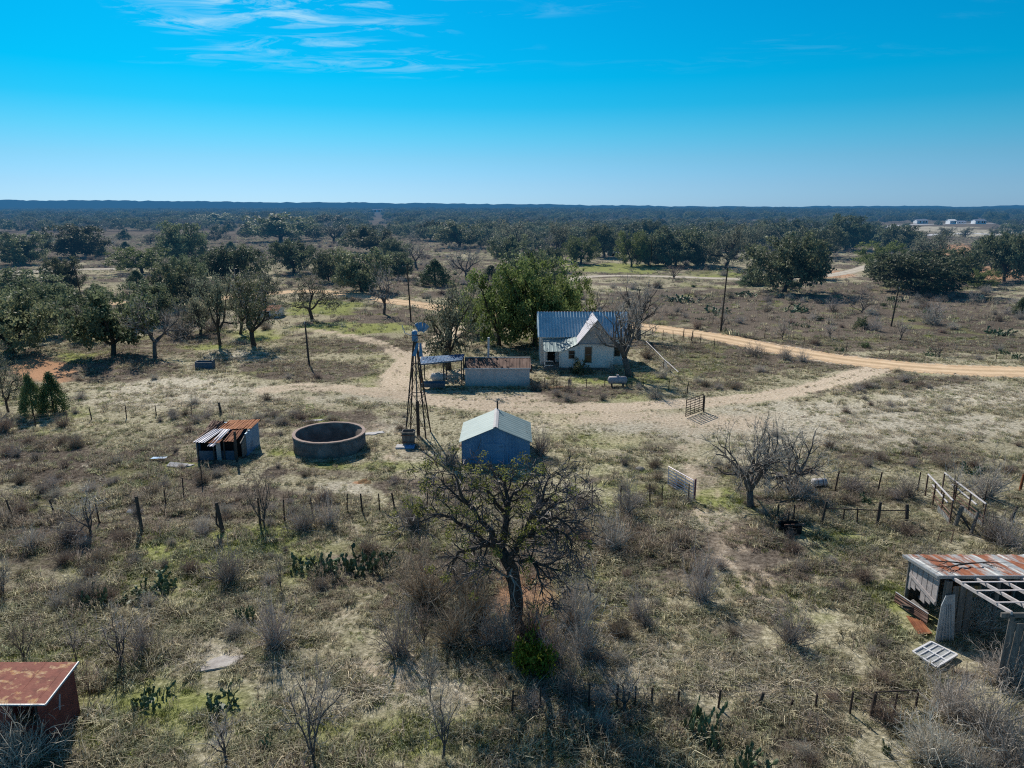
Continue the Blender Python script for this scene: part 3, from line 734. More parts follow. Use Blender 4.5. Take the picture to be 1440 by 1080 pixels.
def oak(seed, R=6.0, H=8.5, trunk=1.2, leaf='oak_leaf', per=52, size=.21, crad=1.0, lev=3, nl=(5, 7), ang=(28, 62), trop=.05, low=.35, skirt=110):
    rng = random.Random(seed); segs, tips = [], []
    S = dict(n=[4, 4, 3, 3], wob=.33, trop=trop, kids=[(2, 3), (2, 3), (2, 3)], ang=(25, 65), ratio=(.5, .75), lev=lev, taper=.6, midtips=True)
    base = Vector((0, 0, -.15)); tp, td = path(rng, base, Vector((rng.uniform(-.15, .15), rng.uniform(-.15, .15), 1)), trunk + .15, 3, .15, 0)
    segs.append((tp, [.42, .34, .31, .33], 0)); n = rng.randint(*nl); a0 = rng.uniform(0, 6.28)
    for i in range(n):
        a = a0 + i * 6.283 / n + rng.uniform(-.3, .3); e = math.radians(rng.uniform(*ang))
        d = Vector((math.cos(a) * math.sin(e), math.sin(a) * math.sin(e), math.cos(e)))
        grow(rng, tp[-1], d, R * rng.uniform(.42, .55), .21, 1, S, segs, tips)
    grow(rng, tp[-1], Vector((rng.uniform(-.2, .2), rng.uniform(-.2, .2), 1)), H * .34, .2, 1, S, segs, tips)
    # dome: bring stray tips back on to the crown
    T = []
    cz = trunk + (H - trunk) * .35
    for p, d in tips:
        q = Vector((p.x / R, p.y / R, (p.z - cz) / ((H - cz) if p.z > cz else max(cz - low, .5))))
        if q.length > 1: q = q / q.length * rng.uniform(.9, 1.02); p = Vector((q.x * R, q.y * R, cz + q.z * ((H - cz) if q.z > 0 else max(cz - low, .5))))
        T.append(p)
    for _ in range(skirt):
        q = rvec(rng); q.z = rng.uniform(-.95, .8); k = rng.uniform(.72, 1.0); hr = math.sqrt(max(1 - q.z * q.z, .05)); a = rng.uniform(0, 6.283)
        if math.sin(3 * a + seed) + .6 * math.sin(5 * a + 2 * seed) < -.9: continue
        T.append(Vector((math.cos(a) * hr * R * k, math.sin(a) * hr * R * k, cz + q.z * k * ((H - cz) if q.z > 0 else (cz - low)))))
    Q = np.array([tuple(p) for p in T]); R = float(np.percentile(np.abs(Q[:, :2]), 97)) * 1.06 + crad * .5; H = float(np.percentile(Q[:, 2], 99)) + crad * .5
    tr = limbs_mesh('trunk', segs, M['bark'], levs=(0, lev))
    cr = leaf_mesh('crown', T, per, crad, size, M[leaf], seed, center=(0, 0, cz * .7))
    return (tr, cr, R, H)


def bare(seed, R=5.0, H=8.0, trunk=1.5, lev=5, nl=(3, 5), ang=(20, 55), trop=.06, wob=.36, twig='twig_grey', leafy=None, tw=.035, r0=.26, kids=None, ratio=(.55, .78)):
    rng = random.Random(seed); segs, tips = [], []
    S = dict(n=[4, 4, 3, 3, 2, 2], wob=wob, trop=trop, kids=kids or [(1, 2), (2, 3), (2, 3), (2, 3), (2, 3)], ang=(25, 65), ratio=ratio, lev=lev, taper=.6)
    tp, td = path(rng, Vector((0, 0, -.15)), Vector((rng.uniform(-.2, .2), rng.uniform(-.2, .2), 1)), trunk + .15, 3, .18, 0)
    segs.append((tp, [r0 * 1.3, r0 * 1.05, r0, r0], 0)); n = rng.randint(*nl); a0 = rng.uniform(0, 6.28)
    for i in range(n):
        a = a0 + i * 6.283 / n + rng.uniform(-.4, .4); e = math.radians(rng.uniform(*ang))
        d = Vector((math.cos(a) * math.sin(e), math.sin(a) * math.sin(e), math.cos(e)))
        grow(rng, tp[-1], d, H * rng.uniform(.26, .36), r0 * .66, 1, S, segs, tips)
    P = np.array([tuple(p) for s in segs for p in s[0]])
    rr = np.percentile(np.hypot(P[:, 0], P[:, 1]), 97); hh = np.percentile(P[:, 2], 99)
    tr = limbs_mesh('trunk', segs, M['bark' if leafy else 'bark_grey'], sides=(8, 6, 5, 4, 3), levs=(0, lev - 2))
    paths = [s[0] for s in segs if s[2] >= lev - 1]
    if leafy:
        c1 = ribbons_mesh('twigs', paths, M[twig], tw, rng)
        T = [t[0] for t in tips if rng.random() < leafy[1]]
        c2 = leaf_mesh('crown', T, leafy[2], leafy[3], leafy[4], M[leafy[0]], seed)
        return (tr, c2, rr, hh, c1)
    return (tr, ribbons_mesh('crown', paths, M[twig], tw, rng), rr, hh)


def juniper(seed, R=2.2, H=5.0):
    rng = random.Random(seed); tips = []
    for i in range(170):
        z = rng.uniform(.03, 1) ** 1.1; a = rng.uniform(0, 6.283); r = R * (1 - z ** 1.7) * rng.uniform(.55, 1.05) * (1 + .18 * math.sin(3 * a + seed))
        tips.append(Vector((math.cos(a) * r, math.sin(a) * r, .25 + z * (H - .3))))
    mb = MB(); mb.tube([(0, 0, -.1), (0.05, 0, H * .5), (0, 0, H * .9)], [.16, .1, .03], 6)
    return (mb.mesh('trunk', M['bark'], True), leaf_mesh('crown', tips, 42, .55, .11, M['juniper_leaf'], seed, flat=1.1), R, H)


def thorn(seed, R=1.5, H=1.9, stems=120, mat='twig_grey', tw=.021, spread=72, sub=3, leafy=None):
    """a round bush of fine bare twigs"""
    rng = random.Random(seed); P = []
    for i in range(stems):
        a = rng.uniform(0, 6.283); e = math.radians(spread) * rng.random() ** .6
        d = Vector((math.cos(a) * math.sin(e), math.sin(a) * math.sin(e), math.cos(e)))
        L = rng.uniform(.38, 1.0) * (R * math.sin(e) + H * math.cos(e)) / max(math.sin(e) + math.cos(e), .1) * 1.25
        b = Vector((rng.uniform(-.25, .25) * R, rng.uniform(-.25, .25) * R, -.05))
        pts, de = path(rng, b, d, L, 4, .34, .02); P.append((pts, 1.9 if i % 3 else 3.0))
        for k in range(sub):
            q = pts[rng.randint(1, 4)]; p2, d2 = path(rng, q, tilt(rng, de, math.radians(rng.uniform(20, 60))), L * rng.uniform(.25, .5), 3, .4, .04); P.append((p2, 1.0))
            for m in range(2):
                p3, _ = path(rng, p2[rng.randint(1, 2)], tilt(rng, d2, math.radians(rng.uniform(20, 70))), L * rng.uniform(.12, .26), 2, .3, .03); P.append((p3, .75))
    me = ribbons_mesh('thorn_bush', P, M[mat], tw, rng)
    return (me, R, H)


def shrub_leafy(seed, R=1.0, H=1.1, leaf='juniper_leaf', n=60, per=26, size=.08, rad=.3):
    rng = random.Random(seed); tips = []
    for i in range(n):
        q = rvec(rng); q.z = abs(q.z); q *= rng.uniform(.5, 1) * (1 + .3 * math.sin(3 * math.atan2(q.y, q.x) + seed) + .15 * math.sin(7 * q.z + seed)); tips.append(Vector((q.x * R, q.y * R, .1 + q.z * (H - .15))))
    return (leaf_mesh('shrub', tips, per, rad, size, M[leaf], seed, flat=.9), R, H)


def cactus(seed, R=1.0, n=34):
    """prickly pear: flat oval pads standing on one another"""
    rng = random.Random(seed); V, F, T = [], [], []; pads = []

    def pad(base, up, face, L):
        up = up.normalized(); s = face.cross(up).normalized(); f = up.cross(s).normalized(); b = len(V); t = rng.random(); m = 10
        for sgn in (0, 1):
            for k in range(m):
                a = 2 * math.pi * k / m; x, y = math.sin(a) * .40 * L * (1 - .18 * math.cos(a)), (1 - math.cos(a)) * .5 * L
                V.append(tuple(base + s * x + up * y + f * ((sgn - .5) * .018)))
        for sgn in (0, 1):
            V.append(tuple(base + up * (.5 * L) + f * ((sgn - .5) * .07)))
        for k in range(m):
            j = (k + 1) % m
            F.append((b + k, b + j, b + 2 * m, b + 2 * m)); F.append((b + m + j, b + m + k, b + 2 * m + 1, b + 2 * m + 1)); F.append((b + k, b + m + k, b + m + j, b + j)); T.extend([t] * 3)
        return base + up * L * .92, up, f
    for i in range(n // 3):
        a = rng.uniform(0, 6.283); r = R * math.sqrt(rng.random()) * .9
        pads.append(pad(Vector((math.cos(a) * r, math.sin(a) * r, -.03)), Vector((rng.uniform(-.9, .9), rng.uniform(-.9, .9), 1)), rvec(rng), rng.uniform(.17, .25)))
    while len(pads) < n:
        p, up, f = rng.choice(pads); pads.append(pad(p, up + rvec(rng) * .7, (f + rvec(rng) * .7), rng.uniform(.14, .24)))
    b = len(V); V += [(math.cos(a * .7854) * R * .95, math.sin(a * .7854) * R * .95, -.06) for a in range(8)] + [(0, 0, .03)]      # root crown just under the litter
    for a in range(8): F.append((b + a, b + (a + 1) % 8, b + 8, b + 8)); T.append(.1)
    F4 = [q for q in F]
    me = bpy.data.meshes.new('prickly_pear'); me.from_pydata(V, [], [tuple(dict.fromkeys(q)) for q in F4]); me.materials.append(M['cactus']); me.update()
    a = me.attributes.new('tint', 'FLOAT', 'FACE'); a.data.foreach_set('value', np.array(T, dtype=np.float32))
    return (me, R, float(np.array(V)[:, 2].max()))


KIND = {}
KIND['oak'] = [oak(11), oak(12, ang=(35, 70)), oak(13, per=50, crad=1.0), oak(14, nl=(4, 5), per=46, low=1.2, skirt=70), oak(15, R=7, H=8, per=46)]
KIND['oakb'] = [oak(21, leaf='bright_leaf', per=60, size=.15, crad=.85), oak(22, leaf='bright_leaf', per=60, size=.15, nl=(6, 7), crad=.85)]
KIND['oakg'] = [oak(31, leaf='grey_leaf', per=22, size=.15, crad=.85, skirt=45, low=.8, trunk=1.4), oak(32, leaf='grey_leaf', per=20, size=.15, nl=(4, 5), crad=.9, skirt=45, low=.8, trunk=1.4), oak(33, leaf='grey_leaf', per=24, size=.15, crad=.9, skirt=40)]
KIND['semi'] = [bare(41, leafy=('grey_leaf', .75, 14, .42, .10), lev=5), bare(42, leafy=('grey_leaf', .7, 13, .42, .10), nl=(4, 5)), bare(43, leafy=('oak_leaf', .55, 13, .4, .10))]
KIND['bare'] = [bare(51), bare(52, nl=(4, 6)), bare(53, ang=(30, 65), wob=.42)]
KIND['spread'] = [bare(57, H=7, trunk=.9, ang=(35, 75), trop=.03, wob=.45, nl=(5, 6), r0=.30, tw=.045, ratio=(.6, .85)), bare(58, H=7, trunk=.7, ang=(40, 75), trop=.03, wob=.45, nl=(5, 6), r0=.26, tw=.04, ratio=(.6, .85))]
KIND['pecan'] = [bare(61, H=10, trunk=2.4, ang=(14, 42), trop=.12, wob=.26, nl=(5, 6), r0=.42, tw=.065), bare(62, H=10, trunk=1.6, ang=(18, 50), trop=.10, wob=.26, nl=(5, 7), r0=.42, tw=.065)]
KIND['mesq'] = [bare(71, H=4, trunk=.25, lev=4, nl=(5, 7), ang=(15, 50), r0=.07, tw=.022, trop=.08, kids=[(1, 2), (2, 3), (3, 4), (3, 4)]), bare(72, H=4, trunk=.5, lev=4, nl=(3, 5), ang=(18, 48), r0=.08, tw=.022, trop=.10, kids=[(1, 2), (2, 3), (3, 4), (3, 4)]), bare(73, H=4, trunk=.2, lev=4, nl=(4, 6), ang=(10, 40), r0=.06, tw=.022, trop=.1, twig='twig_brown', kids=[(1, 2), (2, 3), (3, 4), (3, 4)])]
KIND['jun'] = [juniper(81), juniper(82, 2.4, 4.6), juniper(83, 2.0, 5.2)]
KIND['thorn'] = [thorn(91), thorn(92, stems=100, R=1.6, H=1.7), thorn(93, stems=140, mat='twig_mid'), thorn(94, mat='twig_mid', stems=120, spread=60)]
KIND['brown'] = [thorn(95, mat='twig_brown', stems=180, tw=.022), thorn(96, mat='twig_brown', stems=160, tw=.022, spread=60)]
KIND['tuftbush'] = [thorn(97, mat='twig_pale', stems=240, tw=.02, spread=80, sub=3), thorn(98, mat='twig_pale', stems=220, tw=.02, spread=78, sub=3)]
KIND['shrub'] = [shrub_leafy(101), shrub_leafy(102, leaf='oak_leaf')]
KIND['mossy'] = [shrub_leafy(103, leaf='moss_green', n=80, per=26, size=.075, rad=.36)]
KIND['pear'] = [cactus(111, n=70), cactus(112, n=84), cactus(113, n=96)]
TREE_NAMES = dict(oak='live_oak', oakb='live_oak', oakg='live_oak', semi='oak_tree', spread='bare_tree', bare='bare_tree', pecan='bare_tree', mesq='bare_shrub', jun='juniper', thorn='thorn_bush', brown='thorn_bush', tuftbush='thorn_bush', shrub='shrub', mossy='shrub', pear='prickly_pear')
CATS = dict(live_oak='tree', oak_tree='tree', bare_tree='tree', bare_shrub='shrub', juniper='juniper', thorn_bush='bush', shrub='shrub', prickly_pear='cactus')
_n = [0]


def plant(kind, base, width, height, label=None, group=None, var=None, rot=None):
    _n[0] += 1
    v = KIND[kind][(var if var is not None else _n[0]) % len(KIND[kind])]
    nm = TREE_NAMES[kind]; rz = RNG.uniform(0, 6.283) if rot is None else rot
    if len(v) == 3:
        me, R, H = v; o = put(nm, me, loc=base)
    else:
        o = bpy.data.objects.new(nm, None); o.empty_display_size = .3; COL.objects.link(o); o.location = base
        put('trunk', v[0], o); put('crown', v[1], o)
        if len(v) > 4: put('twigs', v[4], o)
        R, H = v[2], v[3]
    o.rotation_euler = (0, 0, rz); sx = width / (2 * R); o.scale = (sx, sx, height / H)
    tag(o, label, CATS[nm], group)
    return o


def plant_px(kind, bx, by, wpx, top, label=None, group=None, var=None, rot=None):
    b = G(bx, by); k = ppm(b); h = max(atY(bx, top, b.y).z, .3)
    if kind in ('oak', 'oakb', 'oakg', 'semi', 'bare'): wpx *= 1.08; h *= 1.04
    return plant(kind, b, wpx / k, h, label, group, var, rot)

# ------------------------------------------------------------------ buildings and built things
V3 = Vector
FOOT = []          # footprints (x0, x1, y0, y1) kept free of grass


CLEAR = []         # (x, y, radius) spots kept free of grass


def foot(x0, x1, y0, y1): FOOT.append((x0, x1, y0, y1))


def window(par, o, x0, x1, z0, z1, y, nx=1, nz=2, fm='wood_tan', pm='glass_dark', name='window'):
    """frame standing 4 cm proud of a wall face that looks towards -Y; the panes are its sub-part"""
    t = .07; f = MB(o)
    f.box((x0 - t, y - .05, z0 - t), (x1 + t, y - .004, z0)).box((x0 - t, y - .05, z1), (x1 + t, y - .004, z1 + t))
    f.box((x0 - t, y - .05, z0), (x0, y - .004, z1)).box((x1, y - .05, z0), (x1 + t, y - .004, z1))
    for i in range(1, nx): x = x0 + (x1 - x0) * i / nx; f.box((x - .02, y - .045, z0), (x + .02, y - .022, z1))
    for i in range(1, nz): z = z0 + (z1 - z0) * i / nz; f.box((x0, y - .04, z - .02), (x1, y - .022, z + .02))
    w = f.build(name, M[fm], par)
    MB(o).box((x0, y - .02, z0), (x1, y - .005, z1)).build('pane', M[pm], w)
    return w


# --- farmhouse
o = V3((9.0, 91.0, 0)); h = thing('farmhouse', 'white farmhouse with blue tin roof and front gable in the middle of the yard', 'house', o)
foot(3.6, 14.9, 91.3, 97.6); foot(3.9, 12.8, 88, 91.5)
MB(o).prism([(91.5, 0), (97.5, 0), (97.5, 3.95), (94.5, 6.42), (91.5, 3.95)], 'x', 3.7, 14.85).build('wall', M['white_paint'], h)
MB(o).prism([(8.4, 0), (12.7, 0), (12.7, 3.65), (10.55, 6.36), (8.4, 3.65)], 'y', 88.2, 91.49).build('wing_wall', M['white_paint'], h)
MB(o).prism([(8.47, 3.46), (12.63, 3.46), (12.63, 3.62), (10.55, 6.27), (8.47, 3.62)], 'y', 88.15, 88.196).box((8.3, 87.98, 3.36), (12.8, 88.19, 3.45)).build('gable', M['gable_board'], h)
MB(o).prism([(6.1, 0), (8.39, 0), (8.39, 3.25), (6.1, 2.35)], 'y', 88.3, 91.49).build('side_room_wall', M['white_paint'], h)
MB(o).box((4.0, 88.2, 0.0), (6.09, 91.49, .42)).build('porch_floor', M['wood_grey'], h)
for x, y in ((4.12, 88.32), (4.12, 90.2), (6.0, 88.24)): MB(o).box((x - .06, y - .06, .42), (x + .06, y + .06, 2.45)).build('porch_post', M['white_paint'], h)
MB(o).box((4.06, 88.26, 1.15), (5.2, 88.34, 1.23)).box((4.06, 88.26, .6), (5.2, 88.34, .66)).build('porch_rail', M['white_paint'], h)
d = MB(o).box((4.6, 91.42, .43), (5.55, 91.48, 2.5)).build('door', M['dark_void'], h)
MB(o).box((5.4, 91.36, 1.4), (5.46, 91.415, 1.46)).build('handle', M['galv_plain'], d)
s = MB(o); s.ribbed((3.3, 91.1, 3.70), (3.3, 94.5, 6.53), (15.25, 91.1, 3.70), (15.25, 94.5, 6.53), 31, .115, .03, prof=(0, .5)); s.build('front_roof', M['galv_blue'], h)
s = MB(o); s.ribbed((3.3, 97.9, 3.70), (3.3, 94.51, 6.53), (15.25, 97.9, 3.70), (15.25, 94.51, 6.53), 26, .045, .03); rb = s.build('back_roof', M['galv_blue'], h)
MB(o).tube([(3.28, 94.5, 6.57), (15.27, 94.5, 6.57)], .06, 6).build('ridge_cap', M['rust'], rb)
s = MB(o); s.ribbed((10.55, 87.85, 6.47), (8.0, 87.85, 3.36), (10.55, 94.45, 6.47), (8.0, 94.45, 3.36), 7, .035, .03); s.build('wing_roof_slope', M['galv_white'], h)
s = MB(o); s.ribbed((10.56, 87.85, 6.47), (13.0, 87.85, 3.36), (10.56, 94.45, 6.47), (13.0, 94.45, 3.36), 7, .035, .03); s.build('wing_roof_slope', M['galv_white'], h)
s = MB(o); s.ribbed((3.95, 87.9, 2.48), (3.95, 91.4, 3.52), (6.3, 87.9, 2.50), (6.3, 91.4, 3.55), 5, .03, .03)
s.ribbed((6.3, 87.9, 2.50), (6.3, 91.4, 3.55), (8.25, 87.86, 3.52), (8.25, 91.4, 3.85), 5, .03, .03); s.build('porch_roof', M['galv_teal'], h)
window(h, o, 7.15, 7.82, 1.55, 2.5, 88.3, 1, 2)
window(h, o, 9.15, 9.95, 1.05, 3.0, 88.2, 1, 2)
window(h, o, 13.3, 14.0, 1.2, 2.8, 91.5, 1, 2)
MB(o).box((12.71, 88.3, 2.9), (13.5, 91.3, 3.0)).build('side_awning', M['wood_grey'], h)
MB(o).box((6.05, 88.1, 0), (12.8, 88.195, .38)).build('foundation', M['concrete'], h)
MB(o).box((11.5, 95.6, 5.2), (12.0, 96.1, 7.0)).build('chimney', M['concrete'], h)

# --- long shed
o = V3((-1.7, 82, 0)); h = thing('long_shed', 'long mauve-walled shed with rust-streaked low roof beside the pole carport', 'shed', o); foot(-5.6, 2.2, 79.7, 84.6)
MB(o).prism([(80.1, 0), (84.3, 0), (84.3, 2.2), (82.6, 2.74), (80.1, 2.10)], 'x', -5.35, 2.02).build('wall', M['mauve_wall'], h)
s = MB(o); s.ribbed((-5.5, 79.9, 2.13), (-5.5, 82.6, 2.83), (2.15, 79.9, 2.13), (2.15, 82.6, 2.83), 20, .03, .03); s.build('front_roof', M['rust_dark'], h)
s = MB(o); s.ribbed((-5.5, 84.6, 2.2), (-5.5, 82.61, 2.83), (2.15, 84.6, 2.2), (2.15, 82.61, 2.83), 20, .03, .03); s.build('back_roof', M['rust_dark'], h)
MB(o).beam((-5.5, 82.6, 2.87), (2.15, 82.6, 2.87), .16, .05).build('ridge_cap', M['galv_plain'], h)
MB(o).beam((-5.5, 79.86, 2.10), (2.15, 79.86, 2.12), .07, .12).build('fascia', M['slab'], h)
p = MB(o).tube([(-2.9, 84.7, 0), (-2.8, 84.7, 4.7)], .13, 8).build('flue_pipe', M['slab'], h)
MB(o).tube([(-2.8, 84.7, 4.7), (-2.8, 84.7, 4.85)], .14, 8).build('flue_cap', M['galv_plain'], p)

# --- pole carport
o = V3((-8.1, 81.8, 0)); h = thing('carport', 'open pole carport with patchy blue metal roof behind the windmill', 'carport', o)
s = MB(o); s.ribbed((-10.75, 79.9, 2.62), (-10.75, 83.6, 2.72), (-5.62, 79.9, 3.15), (-5.62, 83.6, 3.05), 12, .03, .03); s.build('roof', M['patch_roof'], h)
MB(o).beam((-10.75, 79.86, 2.55), (-5.6, 79.86, 3.08), .08, .16).build('front_beam', M['panel_blue'], h)
MB(o).beam((-10.75, 83.5, 2.62), (-5.6, 83.5, 2.95), .08, .14).build('back_beam', M['wood_dark'], h)
for i, (x, y) in enumerate(((-10.4, 80.1), (-7.8, 80.1), (-5.75, 80.1), (-10.4, 83.3), (-7.8, 83.3), (-5.75, 83.3))):
    MB(o).tube([(x, y, -.1), (x, y, 2.56 + (x + 10.75) * .09)], .07, 7).build('post', M['rust'] if i == 0 else M['wood_dark'], h)
o = V3((-8.6, 82.4, 0)); h = thing('stock_tank', 'white plastic tank lying in the shade under the pole carport', 'tank', o)
MB(o).tube([(-9.5, 82.4, .4), (-9.4, 82.4, .52), (-7.9, 82.4, .52), (-7.8, 82.4, .4)], [.2, .5, .5, .2], 12).build('tank_body', M['slab'], h, True)
MB(o).tube([(-8.65, 82.4, 1.0), (-8.65, 82.4, 1.12)], .14, 8).build('lid', M['galv_plain'], h)
o = V3((-9.3, 78.7, 0)); h = thing('feed_trough', 'long dark blue feed trough in front of the pole carport', 'trough', o)
MB(o).prism([(78.3, .3), (79.1, .3), (79.3, .8), (79.2, .8), (79.03, .37), (78.37, .37), (78.2, .8), (78.1, .8)], 'x', -10.2, -7.6).build('basin', M['panel_blue'], h)
for x in (-10.0, -7.9): MB(o).box((x - .05, 78.4, 0), (x + .05, 79.0, .299)).build('leg', M['wood_dark'], h)

# --- metal shed
o = V3((-1.3, 56.9, 0)); h = thing('metal_shed', 'blue-grey corrugated metal shed with pale ribbed gable roof behind the big oak', 'shed', o); foot(-4.2, 1.6, 54.0, 59.7)
MB(o).prism([(-4.02, 0), (1.42, 0), (1.42, 1.93), (-1.3, 3.08), (-4.02, 1.93)], 'y', 54.35, 59.4).build('wall', M['galv_shade'], h)
sd = MB(o)
for i in range(22):
    x = -3.95 + i * .247; z = 1.93 + (1 - abs(x + 1.3) / 2.72) * 1.12; sd.box((x - .025, 54.32, .02), (x + .025, 54.348, z - .03))
sd.build('siding_ribs', M['galv_shade'], h)
s = MB(o); s.ribbed((-4.2, 54.1, 1.90), (-1.3, 54.1, 3.13), (-4.2, 59.55, 1.90), (-1.3, 59.55, 3.13), 10, .035, .03, prof=(0, .40, .46, .54, .60)); s.build('roof_slope', M['galv_teal'], h)
s = MB(o); s.ribbed((1.6, 54.1, 1.90), (-1.3, 54.1, 3.131), (1.6, 59.55, 1.90), (-1.3, 59.55, 3.131), 10, .035, .03, prof=(0, .40, .46, .54, .60)); s.build('roof_slope', M['galv_teal'], h)
MB(o).prism([(-1.5, 3.09), (-1.3, 3.18), (-1.1, 3.09), (-1.1, 3.12), (-1.3, 3.215), (-1.5, 3.12)], 'y', 54.08, 59.57).build('ridge_cap', M['slab'], h)
MB(o).tube([(-1.25, 59.3, 2.9), (-1.25, 59.3, 3.9)], .07, 8).build('vent_pipe', M['steel_post'], h)
MB(o).box((-2.2, 54.29, 0.05), (-.6, 54.315, 1.75)).build('door', M['galv_shade'], h)
o = V3((-4.6, 55, 0)); h = thing('board_stack', 'rusty boards leaning on the left wall of the metal shed', 'boards', o)
for k, (dx, m) in enumerate(((0, 'rust'), (.12, 'wood_tan'))): MB(o).beam((-4.95 + dx, 54.9 + k * .3, 0), (-4.1, 54.9 + k * .3, 1.45), .28, .03).build('board', M[m], h)

# --- collapsed rusty shed on the left
o = V3((-23.8, 57, 0)); h = thing('rusty_shed', 'collapsing rusty shed with loose white tin sheet left of the round tank', 'shed', o); foot(-25.9, -21.6, 54.6, 59.6)
MB(o).box((-25.6, 55.3, 0), (-25.5, 59.2, 1.55)).build('left_wall', M['galv_shade'], h)
MB(o).prism([(56.3, 0), (59.3, 0), (59.3, 2.0), (56.3, 1.9)], 'x', -21.98, -21.88).build('right_wall', M['galv_shade'], h)
MB(o).box((-25.5, 59.2, 0), (-22, 59.3, 2.0)).build('back_wall', M['galv_shade'], h)
MB(o).box((-25.5, 55.3, 0), (-24.2, 55.36, .78)).box((-23.35, 55.3, 0), (-22.55, 55.36, .78)).box((-24.2, 55.5, 0), (-23.4, 55.56, .7)).build('front_panel', M['panel_blue'], h)
MB(o).box((-25.5, 55.9, .1), (-22.2, 55.95, 1.6)).build('shade_sheet', M['dark_void'], h)  # near-black sheet behind the openings, painted in place of the shade inside
for x, hh in ((-25.5, 1.6), (-24.2, 1.5), (-23.35, 1.65), (-22.5, 1.7)): MB(o).beam((x, 55.28, 0), (x + .03, 55.28, hh), .1).build('post', M['wood_dark'], h)
MB(o).beam((-22.2, 54.8, 0), (-22.25, 55.0, 2.5), .15).build('leaning_post', M['wood_dark'], h)
MB(o).box((-23.95, 55.2, 0), (-23.6, 55.27, 1.5)).build('hanging_sheet', M['galv_plain'], h)
for a_, b_ in (((-25.6, 54.9, 1.66), (-25.3, 57.4, 1.9)), ((-22.0, 55.3, 1.4), (-21.95, 57.2, 2.05))): MB(o).beam(a_, b_, .06, .1).build('rafter', M['wood_tan'], h)
MB(o).prism([(55.4, .2), (56.28, .2), (56.28, 1.86), (55.4, 1.2)], 'x', -21.97, -21.9).build('side_boards', M['wood_grey'], h)
s = MB(o); s.ribbed((-25.75, 54.95, 1.62), (-25.6, 57.6, 1.86), (-23.6, 55.0, 1.55), (-23.6, 57.6, 1.84), 8, .03, .02, nv=3, wob=.04, rng=RNG)
s.ribbed((-23.3, 55.1, 1.62), (-23.4, 57.6, 1.90), (-22.3, 55.1, 1.66), (-22.4, 57.4, 1.98), 4, .03, .02, nv=3, wob=.04, rng=RNG); s.build('lower_roof', M['rust'], h)
s = MB(o); s.ribbed((-24.6, 57.4, 1.93), (-24.4, 59.5, 2.1), (-21.8, 57.4, 2.02), (-21.75, 59.55, 2.18), 10, .03, .02, nv=3, wob=.03, rng=RNG); s.build('upper_roof', M['rust_orange'], h)
s = MB(o); s.ribbed((-25.55, 54.75, 1.70), (-24.9, 57.35, 1.98), (-24.65, 54.75, 1.66), (-24.05, 57.35, 2.00), 4, .05, .02, nv=2, wob=.02, rng=RNG)
s.ribbed((-24.4, 54.6, 1.42), (-24.0, 57.2, 2.03), (-23.9, 54.55, 1.40), (-23.45, 57.2, 2.03), 2, .05, .02, nv=2, wob=.02, rng=RNG); s.build('loose_white_sheet', M['galv_white'], h)
s = MB(o); s.ribbed((-25.7, 57.2, 1.75), (-25.9, 59.3, 2.15), (-24.8, 57.2, 1.9), (-24.7, 59.4, 2.0), 4, .05, .02, nv=4, wob=.12, rng=RNG); s.build('crumpled_sheet', M['rust_dark'], h)
o = V3((-26.6, 54.0, 0)); h = thing('scrap_board', 'white board scrap lying at the front of the collapsed rusty shed', 'board', o)
MB(o).add([(-27.4, 53.7, .08), (-25.9, 53.4, .06), (-25.7, 53.9, .2), (-27.3, 54.2, .24), (-27.4, 53.7, .02), (-25.9, 53.4, .0), (-25.7, 53.9, .14), (-27.3, 54.2, .18)], [(0, 1, 2, 3), (7, 6, 5, 4), (0, 4, 5, 1), (1, 5, 6, 2), (2, 6, 7, 3), (3, 7, 4, 0)]).build('plank', M['slab'], h)

# --- round water tank
o = V3((-15.6, 58.5, 0)); h = thing('water_tank', 'round open concrete water tank standing empty left of the windmill', 'tank', o); foot(-18.5, -12.7, 55.6, 61.4)
N = 64; Ro, Ri, Ht = 3.02, 2.80, 1.38; mb = MB(o); vs = []
for k in range(N):
    a = 2 * math.pi * k / N; c, s_ = math.cos(a), math.sin(a)
    vs += [(o.x + Ro * c, o.y + Ro * s_, 0), (o.x + Ro * c, o.y + Ro * s_, Ht - .1), (o.x + Ri * c, o.y + Ri * s_, Ht - .1), (o.x + Ri * c, o.y + Ri * s_, .1)]
fs = []
for k in range(N):
    a, b = 4 * k, 4 * ((k + 1) % N); fs += [(a, b, b + 1, a + 1), (a + 1, b + 1, b + 2, a + 2), (a + 2, b + 2, b + 3, a + 3)]
fs.append(tuple(4 * k + 3 for k in range(N))); mb.add(vs, fs).build('basin_wall', M['concrete'], h, True)
mb = MB(o); vs, fs = [], []
for k in range(N):
    a = 2 * math.pi * k / N; c, s_ = math.cos(a), math.sin(a); j = RNG.uniform(-.015, .015)
    for r, z in ((Ro + .035, Ht - .1), (Ro + .035, Ht + j), (Ri - .02, Ht + j), (Ri - .02, Ht - .1)): vs.append((o.x + r * c, o.y + r * s_, z))
for k in range(N):
    a, b = 4 * k, 4 * ((k + 1) % N); fs += [(a, b, b + 1, a + 1), (a + 1, b + 1, b + 2, a + 2), (a + 2, b + 2, b + 3, a + 3)]
mb.add(vs, fs).build('rim', M['concrete_rim'], h)

